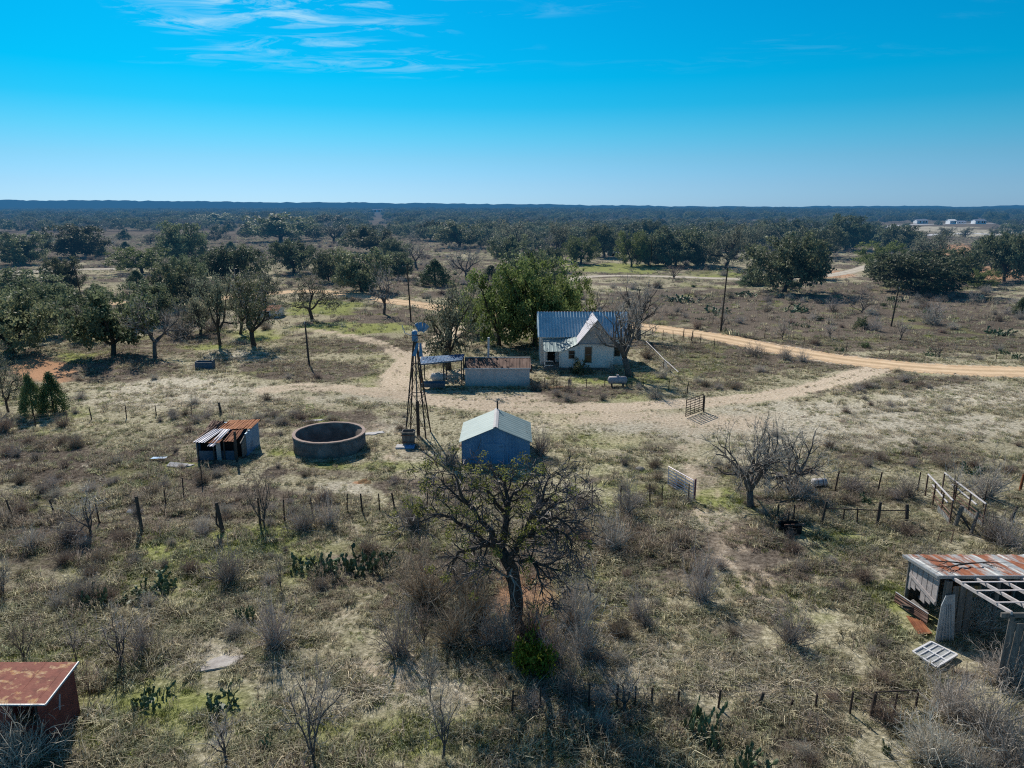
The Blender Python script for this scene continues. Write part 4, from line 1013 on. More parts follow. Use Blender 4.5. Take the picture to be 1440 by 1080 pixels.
# --- windmill
o = G(588, 612); o.z = 0; h = thing('windmill', 'tall steel windmill tower with broken blue fan right of the round tank', 'windmill', o)
TOP = 8.6; hw = 1.0; tw = .12
legs = []
for sx_, sy_ in ((-1, -1), (1, -1), (1, 1), (-1, 1)):
    a = o + V3((sx_ * hw * .93 + .1 * sy_, sy_ * hw, -.1)); b = o + V3((sx_ * tw, sy_ * tw, TOP)); legs.append((a, b))
    MB(o).beam(a, b, .105).build('leg', M['steel_post'], h)
for j, (t0, t1) in enumerate(((.08, .45), (.45, .78))):
    mb = MB(o)
    for k in range(4):
        (a0, b0), (a1, b1) = legs[k], legs[(k + 1) % 4]
        p, q, r, s_ = a0.lerp(b0, t0), a1.lerp(b1, t0), a0.lerp(b0, t1), a1.lerp(b1, t1)
        mb.beam(p, s_, .04).beam(q, r, .04).beam(r, s_, .06)
    mb.build('brace', M['steel_post'], h)
MB(o).tube([o + V3((0, 0, 0)), o + V3((0, 0, TOP + .2))], .07, 6).build('pump_rod', M['wood_grey'], h)
MB(o).tube([o + V3((.05, -.15, 0)), o + V3((.05, -.15, 3.2))], .15, 8).build('drop_pipe', M['steel_post'], h)
c = o + V3((0, 0, TOP + .35))
g = MB(o).tube([c + V3((0, 0, -.4)), c + V3((0, 0, -.3)), c + V3((-.02, 0, .5)), c + V3((-.02, 0, .6))], [.1, .27, .25, .12], 10).build('gearbox', M['mill_blue'], h, True)
MB(o).tube([c + V3((0, 0, .2)), c + V3((.55, -.35, .25))], .06, 8).build('fan_shaft', M['steel_post'], g)
hub = c + V3((.5, -.32, .25)); ax = V3((.5, -.86, .05)).normalized(); e1 = V3((0, 0, 1)); e2 = ax.cross(e1).normalized()


def blade(a, r0, r1, w0, w1, mat='mill_blue'):
    d = e1 * math.cos(a) + e2 * math.sin(a); t = ax.cross(d)
    tt = (t * .88 + ax * .45).normalized(); n_ = d.cross(tt) * .03
    V = [hub + d * r0 - tt * w0, hub + d * r0 + tt * w0, hub + d * (r0 + r1) / 2 + tt * (w0 + w1) / 2 + n_ * 2, hub + d * r1 + tt * w1, hub + d * r1 - tt * w1, hub + d * (r0 + r1) / 2 - tt * (w0 + w1) / 2 + n_ * 2]
    W = [p + n_ for p in V]; m = MB(o); m.add(V + W, [(0, 1, 2, 5), (5, 2, 3, 4), (11, 8, 7, 6), (10, 9, 8, 11)] + [(i, i + 6, (i + 1) % 6 + 6, (i + 1) % 6) for i in range(6)])
    return m.build('blade', M[mat], h)


for a in (-.75, -.4, -.02, .33): blade(a, .35, 1.12, .11, .22)
for a in (2.8, 3.15): blade(a, .7, 1.9, .09, .17)
for a, r in ((1.5, 1.0), (-1.9, 1.1), (2.2, .9)): MB(o).beam(hub, hub + (e1 * math.cos(a) + e2 * math.sin(a)) * r, .035).build('spoke', M['steel_post'], h)
MB(o).beam(c + V3((-.1, 0, .1)), c + V3((-.95, .3, .35)), .05).beam(c + V3((-.9, .28, .35)), c + V3((-1.15, .35, 1.05)), .05).build('tail_arm', M['slab'], h)
# pump box and slab at its foot
q = G(575, 625); o2 = V3((q.x, q.y, 0)); h = thing('well_box', 'weathered wooden well box at the foot of the windmill', 'box', o2)
MB(o2).add([(q.x + a, q.y + b, z) for a, b, z in ((-.45, -.4, 0), (.45, -.4, 0), (.45, .4, 0), (-.45, .4, 0), (-.55, -.48, 1.25), (.55, -.48, 1.25), (.55, .48, 1.25), (-.55, .48, 1.25), (-.47, -.4, 1.25), (.47, -.4, 1.25), (.47, .4, 1.25), (-.47, .4, 1.25), (-.4, -.35, .6), (.4, -.35, .6), (.4, .35, .6), (-.4, .35, .6))],
           [(0, 1, 5, 4), (1, 2, 6, 5), (2, 3, 7, 6), (3, 0, 4, 7), (4, 5, 9, 8), (5, 6, 10, 9), (6, 7, 11, 10), (7, 4, 8, 11), (8, 9, 13, 12), (9, 10, 14, 13), (10, 11, 15, 14), (11, 8, 12, 15), (12, 13, 14, 15)]).build('box_sides', M['wood_grey'], h)
MB(o2).box((q.x - .57, q.y - .52, .95), (q.x + .57, q.y - .475, 1.05)).box((q.x - .55, q.y - .47, .3), (q.x + .55, q.y - .42, .4)).build('band', M['rust_dark'], h)
q = G(571, 625.5); o2 = V3((q.x, q.y - .35, 0)); CLEAR.append((q.x, q.y - 1, 1.0)); h = thing('well_slab', 'white and blue slab lying before the wooden well box', 'slab', o2)
MB(o2).box((q.x - .75, q.y - 1.1, 0), (q.x + .05, q.y - .25, .14)).build('white_part', M['slab'], h)
MB(o2).box((q.x + .053, q.y - 1.0, 0), (q.x + .85, q.y - .22, .12)).build('blue_part', M['tarp_blue'], h)

# --- red shed at the bottom left
o = V3((-19, 24.1, 0)); h = thing('red_shed', 'small rust-red tin shed with dark window opening near the grey bush', 'shed', o); foot(-21.5, -17.3, 23.1, 25.3)
MB(o).prism([(23.3, 0), (25.1, 0), (25.1, 2.25), (23.3, 2.02)], 'x', -17.56, -17.50).build('right_wall', M['rust_wall'], h)
MB(o).box((-21.3, 25.04, 0), (-17.57, 25.1, 2.2)).build('back_wall', M['rust_wall'], h)
MB(o).box((-21.3, 23.3, 0), (-18.75, 23.36, 2.0)).box((-17.95, 23.3, 0), (-17.563, 23.36, 2.0)).box((-18.75, 23.3, 0), (-17.95, 23.36, 1.05)).box((-18.75, 23.3, 1.82), (-17.95, 23.36, 2.0)).build('front_wall', M['rust_wall'], h)
MB(o).box((-18.85, 23.25, .98), (-17.85, 23.297, 1.05)).box((-18.85, 23.25, 1.82), (-17.85, 23.297, 1.88)).box((-18.84, 23.26, 1.05), (-18.77, 23.297, 1.82)).box((-17.93, 23.26, 1.05), (-17.86, 23.297, 1.82)).build('window_frame', M['wood_dark'], h)
s = MB(o); s.ribbed((-21.5, 23.08, 2.04), (-21.5, 25.22, 2.33), (-17.34, 23.08, 2.04), (-17.34, 25.22, 2.33), 5, .012, .03, nv=2, wob=.008, rng=RNG, prof=(0, .44, .47, .53, .56)); r = s.build('roof', M['rust_red'], h)
MB(o).tube([(-17.34, 23.06, 2.03), (-17.34, 25.24, 2.32)], .045, 6).tube([(-21.5, 23.06, 2.03), (-17.34, 23.06, 2.03)], .04, 6).build('roof_edge', M['galv_plain'], r)
MB(o).beam((-17.46, 23.9, 1.15), (-17.46, 24.05, 1.75), .05, .02).build('hasp', M['slab'], h)

# --- broken barn on the right
o = V3((24, 30.5, 0)); h = thing('open_barn', 'broken-down barn with rust and grey tin roof and bare rafters', 'barn', o); foot(20.4, 29, 30.8, 34)


def roofz(y): return 2.50 + (33.8 - y) * .140


s = MB(o); s.ribbed((20.25, 33.95, roofz(33.95) + .06), (20.3, 30.95, roofz(30.95) + .06), (29.5, 33.95, roofz(33.95) + .06), (29.5, 30.95, roofz(30.95) + .06), 14, .03, .02, nv=3, wob=.012, rng=RNG); s.build('tin_roof', M['barn_tin'], h)
MB(o).beam((20.25, 30.92, roofz(30.95) + .03), (29.5, 30.92, roofz(30.95) + .03), .05, .16).beam((20.22, 33.95, roofz(33.95)), (20.25, 30.95, roofz(30.95)), .05, .14).build('fascia', M['galv_plain'], h)
for x in (20.95, 22.0, 23.1, 24.2, 25.4, 26.6): MB(o).beam((x, 33.6, roofz(33.6) - .06), (x + .05, 27.0, roofz(27.0) - .02), .09, .14).build('rafter', M['wood_bleached'], h)
for y in (27.9, 29.2, 30.2): MB(o).beam((20.9, y, roofz(y) + .07), (27.5, y + .1, roofz(y) + .07), .09, .03).build('purlin', M['wood_bleached'], h)
MB(o).beam((20.6, 27.05, roofz(27) - .14), (29, 27.05, roofz(27) - .14), .1, .2).build('front_beam', M['wood_grey'], h)
for x, y in ((20.7, 30.9), (20.5, 33.6), (23.2, 33.6), (26, 33.6), (23.2, 30.9), (26, 30.9), (21.05, 27.0), (24.0, 27.0), (27.2, 27.0)):
    MB(o).tube([(x, y, -.1), (x + RNG.uniform(-.08, .08), y, roofz(y) - .14)], .10, 7).build('post', M['wood_grey'], h)
bb = MB(o)
for i in range(4): bb.beam((20.75 + i * .33, 30.72 - .03 * i, 0), (20.72 + i * .34, 30.75, roofz(30.8) - .12 - .25 * (i % 2)), .27, .03, roll=0)
bb.build('corner_boards', M['wood_grey'], h)
bb = MB(o)
for i in range(6): bb.beam((20.45, 33.5 - i * .44, .9 + .2 * (i % 3)), (20.45, 33.5 - i * .44, roofz(33.5 - i * .44) - .08), .05, .38, roll=0)
bb.beam((20.38, 33.4, 1.75), (20.38, 31.1, 1.45), .05, .18); bb.build('side_boards', M['wood_pale'], h)
bb = MB(o)
for i in range(9): bb.beam((20.95 + i * .34, 26.9, 0), (21.1 + i * .36, 27.0, 3.05 - .12 * (i % 3)), .31, .03, roll=0)
bb.build('front_boards', M['wood_grey'], h)
MB(o).box((20.6, 33.7, 0), (29, 33.76, 2.3)).build('back_boards', M['wood_dark'], h)
MB(o).box((22.2, 32.6, .9), (23.6, 32.66, 1.5)).build('inner_board', M['ochre'], h)
dbr = thing('fallen_branch', 'dead branch with dry twigs lying on the tin roof of the broken-down barn', 'branch', (22.3, 32.2, roofz(32.2) + .13))
sg, tp_ = [], []; rg = random.Random(5)
S = dict(n=[4, 3, 3], wob=.18, trop=-.01, kids=[(2, 3), (2, 3)], ang=(20, 50), ratio=(.5, .7), lev=3, taper=.5)
for a in (0.1, 2.7, 3.3): grow(rg, V3((0, 0, .04)), V3((math.cos(a), math.sin(a), .05)), 1.0, .05, 0, S, sg, tp_)
for pts, rad, lv in sg:
    for i_, p in enumerate(pts): pts[i_] = V3((p.x, p.y, .03 - p.y * .14 + abs(p.z) * .25 + .05))
put('branch_wood', limbs_mesh('branch_wood', sg, M['wood_dark']), dbr)
o = V3((20.4, 30.5, 0)); h = thing('tin_sheet', 'pale grey tin sheet leaning on the front corner of the broken-down barn', 'tin sheet', o)
mb = MB(o); mb.add([(20.0, 30.05, 0), (21.0, 30.2, 0), (20.98, 30.62, 2.2), (20.55, 30.6, 2.15), (20.3, 30.45, 1.7), (20.0, 30.09, 0), (21.0, 30.24, 0), (20.98, 30.66, 2.2), (20.55, 30.64, 2.15), (20.3, 30.49, 1.7)], [(0, 1, 2, 3, 4), (9, 8, 7, 6, 5)] + [(i, i + 5, (i + 1) % 5 + 5, (i + 1) % 5) for i in range(5)]).build('sheet', M['galv_plain'], h)
for i in range(5): x = 20.14 + i * .18; mb = MB(o); mb.beam((x, 30.05, .02), (x * .5 + 10.36, 30.5, 1.75), .03, .03); mb.build('rib', M['galv_plain'], h)
q1, q2, q3, q4 = G(1273, 869), G(1297, 878), G(1310, 895), G(1291, 896); e1_, e2_ = G(1257, 849), G(1303, 882)
o = (q1 + q3) / 2; CLEAR.extend([(o.x, o.y, 1.0), ((e1_.x + q1.x) / 2, (e1_.y + q1.y) / 2, .8)]); h = thing('rust_sheet', 'folded rusty roofing sheet lying on the grass beside the broken-down barn', 'tin sheet', o)
up1 = V3((0, 0, .16)); s = MB(o); s.ribbed(q1 + up1, q4 + up1, q2 + up1, q3 + up1, 4, .03, .015, nv=3, wob=.02, rng=RNG); s.build('flat_half', M['rust'], h)
s = MB(o); s.ribbed(e1_ + V3((0, 0, .12)), e2_ + V3((0, 0, .14)), e1_ + V3((.12, .2, .55)), e2_ + V3((.12, .2, .6)), 3, .025, .015, nv=3, wob=.02, rng=RNG); s.build('bent_half', M['rust_dark'], h)
MB(o).beam(e1_ + V3((.12, .19, .57)), e2_ + V3((.12, .19, .62)), .05, .03).build('folded_edge', M['slab'], h)

# white gate frame on the ground
P = [G(1283, 921), G(1309, 907), G(1345, 925), G(1316, 943)]
o = V3(sum((p for p in P), V3()) / 4); CLEAR.append((o.x, o.y, 1.25)); h = thing('window_sash', 'white multi-pane sash frame lying flat on the grass before the barn', 'sash', o)
up = V3((0, 0, .16)); L = lambda s_, t: (P[0].lerp(P[1], s_)).lerp(P[3].lerp(P[2], s_), t) + up
mb = MB(o)
for t in (0, 1): mb.beam(L(0, t), L(1, t), .09, .08); mb.beam(L(t, 0), L(t, 1), .085, .075)
mb.beam(L(.5, 0), L(.5, 1), .08, .07)
mb.build('frame', M['pipe_clean'], h)
mb = MB(o)
for t in (.25, .5, .75): mb.beam(L(0.02, t) + V3((0, 0, .005)), L(.98, t) + V3((0, 0, .005)), .045, .04)
mb.build('glazing_bars', M['pipe_clean'], h)
for i in range(2):
    for j in range(4):
        dz = V3((0, 0, -.02)); m = MB(o); m.add([L(i * .5 + .03, j * .25 + .02) + dz, L(i * .5 + .47, j * .25 + .02) + dz, L(i * .5 + .47, j * .25 + .23) + dz, L(i * .5 + .03, j * .25 + .23) + dz], [(0, 1, 2, 3)]).build('pane', M['pane_grey'], h)

# debris by the barn's left wall
for k, (px, py, w_, h_, m, lab) in enumerate(((1290, 828, 1.1, 1.0, 'slab', 'tilted white broken window frame in the rubble at the barn side'), (1297, 842, .8, .9, 'wood_pale', 'splintered pale boards heaped at the foot of the barn side'), (1290, 862, 1.0, .5, 'wood_dark', 'dark charred planks lying between the barn and the rusty sheet'))):
    q = G(px, py); h = thing('debris_boards', lab, 'debris', q)
    for j in range(5):
        a = RNG.uniform(0, 3.1); d = V3((math.cos(a), math.sin(a), RNG.uniform(-.1, .4))) * w_ * .6; b = V3((RNG.uniform(-.4, .4), RNG.uniform(-.4, .4), .12 + .1 * j))
        MB((0, 0, 0)).beam(b - d, b + d, .2, .03, roll=RNG.uniform(-.6, .6)).build('board', M[m if j % 2 else 'wood_grey'], h)


# ------------------------------------------------------------------ fences, gates, pipe rails
def post(par, p, hgt, r=.045, lean=(0, 0), mat='steel_post', o=None):
    return MB(o).tube([p + V3((0, 0, -.1)), p + V3((lean[0], lean[1], hgt))], [r * 1.1, r * .95], 6).build('post', M[mat], par)


def fence(label, rows, wires=4, wire_r=.008, top=1.05, group=None, skip=()):
    """rows: (px, base py, top py or None, radius, lean x px at top, material)"""
    P = [G(r[0], r[1]) for r in rows]; o = sum(P, V3()) / len(P); h = thing('wire_fence', label, 'fence', o, group=group)
    for r, p in zip(rows, P):
        hh = atY(r[0], r[2], p.y).z if r[2] else RNG.uniform(1.05, 1.3)
        ln = (r[4] if len(r) > 4 else RNG.uniform(-2, 2)) / ppm(p)
        post(h, p, hh, (r[3] if len(r) > 3 and r[3] else .045), (ln, 0), (r[5] if len(r) > 5 else 'steel_post'), o)
    mb = MB(o)
    for i in range(len(P) - 1):
        if i in skip: continue
        for k in range(wires):
            z = top * (k + 1) / wires * .98; m_ = P[i].lerp(P[i + 1], .5) + V3((0, 0, z - .03))
            mb.tube([P[i] + V3((0, 0, z)), m_, P[i + 1] + V3((0, 0, z))], wire_r, 3, cap=False)
    mb.build('wire', M['wire'], h); return h


fence('wire fence on thin posts running across the pasture from the tank to the purple gate', [(366, 738, 700, .07, 0, 'wood_dark'), (400, 733, 702), (440, 727, 699), (488, 721, 694), (510, 722, 694, .06), (534, 720, 694), (556, 719, 693, .06, -4), (600, 719, 694), (650, 718, 694), (700, 717, 692), (760, 716, 690), (833, 713, 682), (872, 711, 683), (914, 709, 680, .05), (931, 708, 682), (968, 707, 680)], 4)
fence('crooked wire fence with heavy corner post below the collapsed rusty shed', [(20, 733, 703, .05, -6), (78, 725, 703, .055, -5), (140, 735, 708), (200, 748, 698, .10, -2, 'wood_dark'), (234, 713, 688, .04), (258, 696, 672, .045), (284, 680, 655, .04), ], 3, skip=(3,))
fence('old line of wire fence behind the collapsed rusty shed', [(0, 606, 590), (50, 600, 584), (95, 595, 578), (129, 590, 573, .05), (178, 588, 571), (220, 584, 570), (269, 581, 569), (311, 581, 566, .11, -2, 'wood_dark')], 4)
fence('low wire fence along the near edge of the pasture with prickly pear growing in it', [(720, 1003, 972), (760, 1000, 968), (828, 993, 962), (867, 992, 962), (893, 990, 965), (917, 990, 968), (953, 992, 972), (1010, 995, 970), (1066, 993, 974, .07, 6, 'wood_dark'), (1110, 996, 984, .05, 4), (1146, 996, 976), (1195, 1003, 973), (1225, 1008, 975, .07, 2), (1256, 1006, 976), (1286, 1003, 974)], 4)
h = fence('corral fence with leaning wooden posts in front of the cattle chute', [(1093, 728, 709), (1108, 738, 719), (1116, 732, 710), (1155, 737, 705, .08, 4, 'wood_dark'), (1185, 734, 715), (1205, 737, 715), (1233, 739, 706, .10, 1, 'wood_dark'), (1275, 736, 709, .11, -3, 'wood_dark')], 3)
fence('far corral fence of three thin dark posts behind the cattle chute', [(1120, 692, 664), (1174, 690, 662, .055, 3), (1234, 691, 664, .055, 3), (1290, 690, 664)], 4)
fence('short fence of tilted posts right of the cattle chute', [(1382, 716, 690), (1420, 733, 712, .09, 7, 'wood_dark'), (1445, 745, 720, .06)], 2)
fence('single stout fence post at the pasture edge behind the chute', [(1434, 690, 667, .09, 2, 'rust'), (1470, 692, 668, .06)], 2)
fence('yard fence of short posts before the farmhouse', [(748, 548, 535, .06), (766, 545, 532, .07, 0, 'wood_dark'), (783, 546, 533), (800, 545, 532), (825, 545, 533), (850, 543, 531), (880, 544, 530), (905, 546, 532), (940, 549, 535), (966, 553, 538, .06)], 5)
fence('roadside wire fence of slim posts right of the farmhouse', [(880, 474, 461), (893, 475, 462), (906, 476, 463), (919, 477, 463), (932, 478, 464), (947, 478, 465), (960, 479, 463, .07), (972, 480, 465, .08), (985, 482, 469), (1005, 489, 476)], 4)
fence('sparse wire fence along the far verge of the dirt road', [(1020, 468, 456), (1075, 476, 464), (1130, 485, 473), (1190, 493, 481), (1250, 500, 488), (1320, 505, 493), (1400, 509, 497)], 3)

# braced post pair
p = G(308, 748); h = thing('braced_post', 'tall braced wooden fence post standing alone below the rusty shed', 'post', p)
MB().tube([(.25, 0, -.1), (.02, 0, 2.0)], [.15, .11], 8).build('main_post', M['wood_dark'], h)
MB().tube([(-.15, .1, 0.5), (.0, 0, 1.75)], [.06, .05], 6).tube([(-.15, .1, .5), (.22, .0, .1)], [.06, .05], 6).build('brace', M['wood_dark'], h)
# rail frame near the bottom fence
A, B = G(1226, 1007), G(1287, 1002)
h = thing('post_railing', 'thin pipe rail joining three posts in the low near fence', 'rail', A)
MB(A).tube([A + V3((0, 0, 1.12)), B + V3((0, 0, 1.05))], .03, 6).build('top_rail', M['steel_post'], h)
# corral top rail
A, B, C_ = G(1155, 737), G(1233, 739), G(1275, 736)
h = thing('corral_rail', 'dark horizontal rail nailed along the tops of the leaning corral posts', 'rail', A)
MB(A).tube([A + V3((.1, -.1, 1.15)), B + V3((0, -.1, 1.1)), C_ + V3((0, -.1, .95))], .035, 6).build('rail', M['steel_post'], h)


def gate(label, A, B, hgt, bars, mat, r=.035, ups=3, hinge=True, name='gate'):
    o = A.copy(); h = thing(name, label, 'gate', o); B = B - o; A = V3((0, 0, 0)); z0 = .18
    mb = MB(); mb.tube([A + V3((0, 0, z0)), A + V3((0, 0, hgt)), B + V3((0, 0, hgt)), B + V3((0, 0, z0)), A + V3((0, 0, z0))], r, 6)
    mb.build('frame', M[mat], h); mb = MB()
    for k in range(1, bars - 1):
        z = z0 + (hgt - z0) * (k / (bars - 1)) ** 1.15; mb.tube([A + V3((0, 0, z)), B + V3((0, 0, z))], r * .85, 5)
    mb.build('bars', M[mat], h); mb = MB()
    for k in range(1, ups + 1): q = A.lerp(B, k / (ups + 1)); mb.beam(q + V3((0, -.03, z0)), q + V3((0, -.03, hgt)), .05, .02)
    mb.build('stiles', M[mat], h); return h, o


A, B = G(939, 683), G(974, 704)
h, o = gate('purple tube gate swung open at the right end of the cross fence', B, A, 1.5, 7, 'gate_paint', .038, 2)
MB().tube([(.12, 0, -.1), (.12, 0, 1.6)], .07, 8).build('hinge_post', M['gate_post'], h)
A, B = G(964, 588), G(988, 579)
h, o = gate('dark tube gate standing open beside the driveway below the yard', B, A, 1.8, 8, 'steel_post', .045, 3)
MB().tube([(.1, 0, -.1), (.1, 0, 1.7)], .08, 8).build('hinge_post', M['wood_dark'], h)
A, B = G(770, 547), G(787, 547)
h, o = gate('small wire gate in the yard fence below the porch', A, B, 1.2, 4, 'steel_post', .025, 1)
# silver pipe fence right of the house
PX = [(908, 492, 479), (925, 510, 497), (933, 519, 506), (943, 528, 514), (953, 538, 524)]
P = [G(a, b) for a, b, c_ in PX]; o = P[0].copy(); h = thing('pipe_fence', 'silver pipe rail fence slanting down the yard right of the farmhouse', 'fence', o)
for p in P: MB(o).tube([p + V3((0, 0, -.1)), p + V3((0, 0, 1.25))], .04, 6).build('post', M['steel_post'], h)
MB(o).tube([p + V3((0, 0, 1.27)) for p in P], .055, 6).build('top_rail', M['pipe_white'], h)
mb = MB(o)
for i in range(4):
    for k in range(1, 4): mb.tube([P[i] + V3((0, 0, .3 * k)), P[i + 1] + V3((0, 0, .3 * k))], .012, 3)
mb.build('wire', M['wire'], h)
MB(o).add([P[2].lerp(P[3], .0) + V3((.02, -.05, .4)), P[2].lerp(P[3], .4) + V3((.02, -.05, .4)), P[2].lerp(P[3], .4) + V3((.02, -.05, 1.2)), P[2].lerp(P[3], .0) + V3((.02, -.05, 1.2))], [(0, 1, 2, 3)]).build('panel', M['galv_plain'], h)

# cattle chute: two pipe-topped side rails
o = G(1345, 712); h = thing('cattle_chute', 'white-railed cattle chute with rusty side panels at the corral', 'chute', o)
for (a, b, posts) in (((1301, 697), (1335, 738), 4), ((1324, 695), (1381, 743), 4)):
    A, B = G(*a), G(*b); t0, t1 = 1.62, 1.68
    MB(o).tube([A + V3((0, 0, t0)), B + V3((0, 0, t1))], .06, 7).build('top_rail', M['pipe_white'], h)
    MB(o).tube([A.lerp(B, .2) + V3((.05, 0, 1.2)), A.lerp(B, .8) + V3((.05, 0, 1.15))], .055, 7).build('middle_rail', M['pipe_white'], h)
    for z in (.45, .75): MB(o).tube([A.lerp(B, .25) + V3((0, 0, z)), B + V3((0, 0, z))], .035, 6).build('low_rail', M['rust_dark'], h)
    for k in range(posts): q = A.lerp(B, k / (posts - 1)); MB(o).tube([q + V3((0, 0, -.1)), q + V3((0, 0, t0 + (t1 - t0) * k / (posts - 1)))], .055, 7).build('post', M['rust_dark'], h)
    s = MB(o); s.ribbed(A.lerp(B, .55) + V3((-.05, 0, .02)), A.lerp(B, .55) + V3((-.05, 0, .42)), B + V3((-.05, 0, .02)), B + V3((-.05, 0, .42)), 8, .02, .01); s.build('kick_panel', M['galv_plain'], h)
q = G(1342, 742); MB(o).tube([q + V3((0, 0, -.1)), q + V3((.3, 0, 1.5))], .13, 8).build('gate_post', M['wood_grey'], h)
q2 = G(1365, 752); MB(o).tube([q2 + V3((0, 0, -.1)), q2 + V3((.5, .4, 1.35))], .10, 8).build('gate_post', M['wood_grey'], h)
MB(o).beam(q + V3((.2, 0, 1.0)), q2 + V3((.1, .1, .1)), .08).build('cross_brace', M['wood_dark'], h)
A, B = G(1317, 765), G(1337, 764); h = thing('pipe_hoop', 'low square rusty pipe hoop standing in front of the cattle chute', 'hoop', A)
MB(A).tube([A, A + V3((.25, .2, .75)), B + V3((.2, .2, .75)), B], .03, 6).build('hoop_pipe', M['rust_dark'], h)

# propane tank
o = G(868, 544); h = thing('propane_tank', 'pale horizontal propane tank on short legs below the farmhouse', 'tank', o)
MB().tube([(-1.12, 0, .8), (-1.06, 0, .8), (-.92, 0, .8), (.92, 0, .8), (1.06, 0, .8), (1.12, 0, .8)], [.08, .28, .44, .44, .28, .08], 16).build('vessel', M['tank_paint'], h, True)
MB().tube([(0, 0, 1.22), (0, 0, 1.42)], .15, 10).build('valve_dome', M['tank_paint'], h)
for x in (-.65, .65): MB().box((x - .07, -.3, -.05), (x + .07, .3, .42)).build('leg', M['wood_dark'], h)

# utility poles
for bx, by, ty, lean, arm, lab in ((578, 452, 371, -3, 1, 'tall utility pole with crossarm behind the windmill head'), (435, 514, 452, -2, 0, 'slim leaning pole in the grass left of the windmill'), (118, 434, 376, -5, 0, 'dark utility pole among the oaks at the left tracks'),
                              (1013, 467, 374, 4, 0, 'tall bare utility pole at the road bend right of the farmhouse'), (1253, 459, 404, 4, 0, 'utility pole in front of the wide green oak across the road'), (915, 376, 336, 0, 0, 'short utility pole beside the ranch house under the oaks'), (1323, 346, 318, 1, 0, 'small far pole before the pale caliche pit')):
    b = G(bx, by); t = atY(bx, ty, b.y); h = thing('utility_pole', lab, 'pole', b); ln = lean / ppm(b)
    MB().tube([(0, 0, -.3), (ln, 0, t.z)], [.15, .10], 8).build('pole', M['wood_dark'], h)
    if arm:
        a = MB().beam((ln - .9, -.12, t.z - .5), (ln + .9, -.12, t.z - .5), .1, .12).build('crossarm', M['wood_dark'], h)
        for x in (-.8, -.3, .8): MB().tube([(ln + x, -.12, t.z - .44), (ln + x, -.12, t.z - .25)], .045, 6).build('insulator', M['slab'], a)
    else:
        MB().tube([(ln, -.14, t.z - .25), (ln, -.14, t.z)], .05, 6).build('insulator', M['slab'], h)

# small things on the ground
p = G(289, 518); h = thing('metal_bin', 'dark blue metal bin standing alone in the grass below the bare oaks', 'bin', p)
MB().box((-1.1, -.5, 0), (1.1, -.44, .85)).box((-1.1, .44, 0), (1.1, .5, .95)).box((-1.1, -.44, 0), (-1.04, .44, .95)).box((1.04, -.44, 0), (1.1, .44, 1.1)).box((-1.04, -.44, 0), (1.04, .44, .3)).build('bin_body', M['panel_blue'], h)
MB().beam((.3, -.2, .95), (1.3, .4, 1.15), .06).build('lid_bar', M['dark_void'], h)
for px, py, lx, ly, lab, m in ((525, 610, 2.2, .7, 'long white slab beside the right rim of the round tank', 'slab'), (440, 592, 2.2, .5, 'white slab in the grass just behind the round tank', 'slab'), (308, 933, 2.2, .9, 'long pale limestone slab bare in the grass right of the red shed', 'rockslab'), (265, 655, .8, .4, 'thin white scrap by the collapsed shed front', 'slab')):
    p = G(px, py); CLEAR.append((p.x, p.y, lx * .36)); h = thing('stone_slab', lab, 'slab', p, .25)
    n = 26; vs = []; jg = [RNG.uniform(-.12, .12) for _ in range(n)]
    for z, k in ((0, 1.05), (.07, 1.0)):
        for i in range(n): a = 2 * math.pi * i / n; r = .95 + .2 * math.sin(2 * a + px) * math.cos(3 * a) + .1 * math.sin(5 * a + px) + jg[i]; vs.append((math.cos(a) * lx / 2 * r * k, math.sin(a) * ly / 2 * r * k + .12 * math.cos(a) * lx / 2, z))
    MB().add(vs, [tuple(range(n, 2 * n)), tuple(range(n))[::-1]] + [(i, (i + 1) % n, (i + 1) % n + n, i + n) for i in range(n)]).build('rock_face', M[m], h)
p = G(436, 575); CLEAR.append((p.x, p.y, .6)); h = thing('hose_coil', 'yellow-green hose coil left in the grass behind the round tank', 'hose', p)
MB().tube([(math.cos(a / 10 * 6.283) * .4, math.sin(a / 10 * 6.283) * .4, .05 + .02 * a / 10 + (.35 if a in (2, 3, 4) else 0)) for a in range(17)], .035, 6).build('hose_loop', M['yellow'], h, True)
p = G(223, 647); CLEAR.append((p.x, p.y, .5)); h = thing('tarp_scrap', 'bright blue tarp scrap lying in the grass left of the rusty shed', 'tarp', p)
vs = [(x * .6 + RNG.uniform(-.1, .1), y * .25 + RNG.uniform(-.06, .06), .12 + RNG.uniform(0, .15)) for y in range(-1, 2) for x in range(-1, 2)]
MB().add(vs, [(0, 1, 4, 3), (1, 2, 5, 4), (3, 4, 7, 6), (4, 5, 8, 7)]).build('tarp_cloth', M['tarp_blue'], h)
p = G(1152, 684); h = thing('barrel', 'pale rusty barrel lying on its side near the far corral fence', 'barrel', p)
MB().tube([(-.5, 0, .3), (-.48, 0, .3), (.48, .1, .3), (.5, .1, .3)], [.2, .3, .3, .2], 12).build('drum', M['pipe_white'], h, True)
for x in (-.18, .18): MB().tube([(x - .02, .05 + x * .1, .3), (x + .02, .05 + x * .1, .3)], .315, 12).build('hoop', M['rust_dark'], h)
p = G(900, 661); h = thing('grey_rock', 'small grey rock in the open grass above the purple gate', 'rock', p)
m = MB(); n = 8
for z, k in ((0, 1.0), (.16, .85), (.26, .4)):
    for i in range(n): a = 2 * math.pi * i / n; r = k * (.42 + .08 * math.sin(2.3 * i)); m.v.append((math.cos(a) * r, math.sin(a) * r * .7, z))
m.f += [tuple(range(16, 24))] + [(j * n + i, j * n + (i + 1) % n, (j + 1) * n + (i + 1) % n, (j + 1) * n + i) for j in range(2) for i in range(n)]; m.build('rock_face', M['dead_wood'], h)
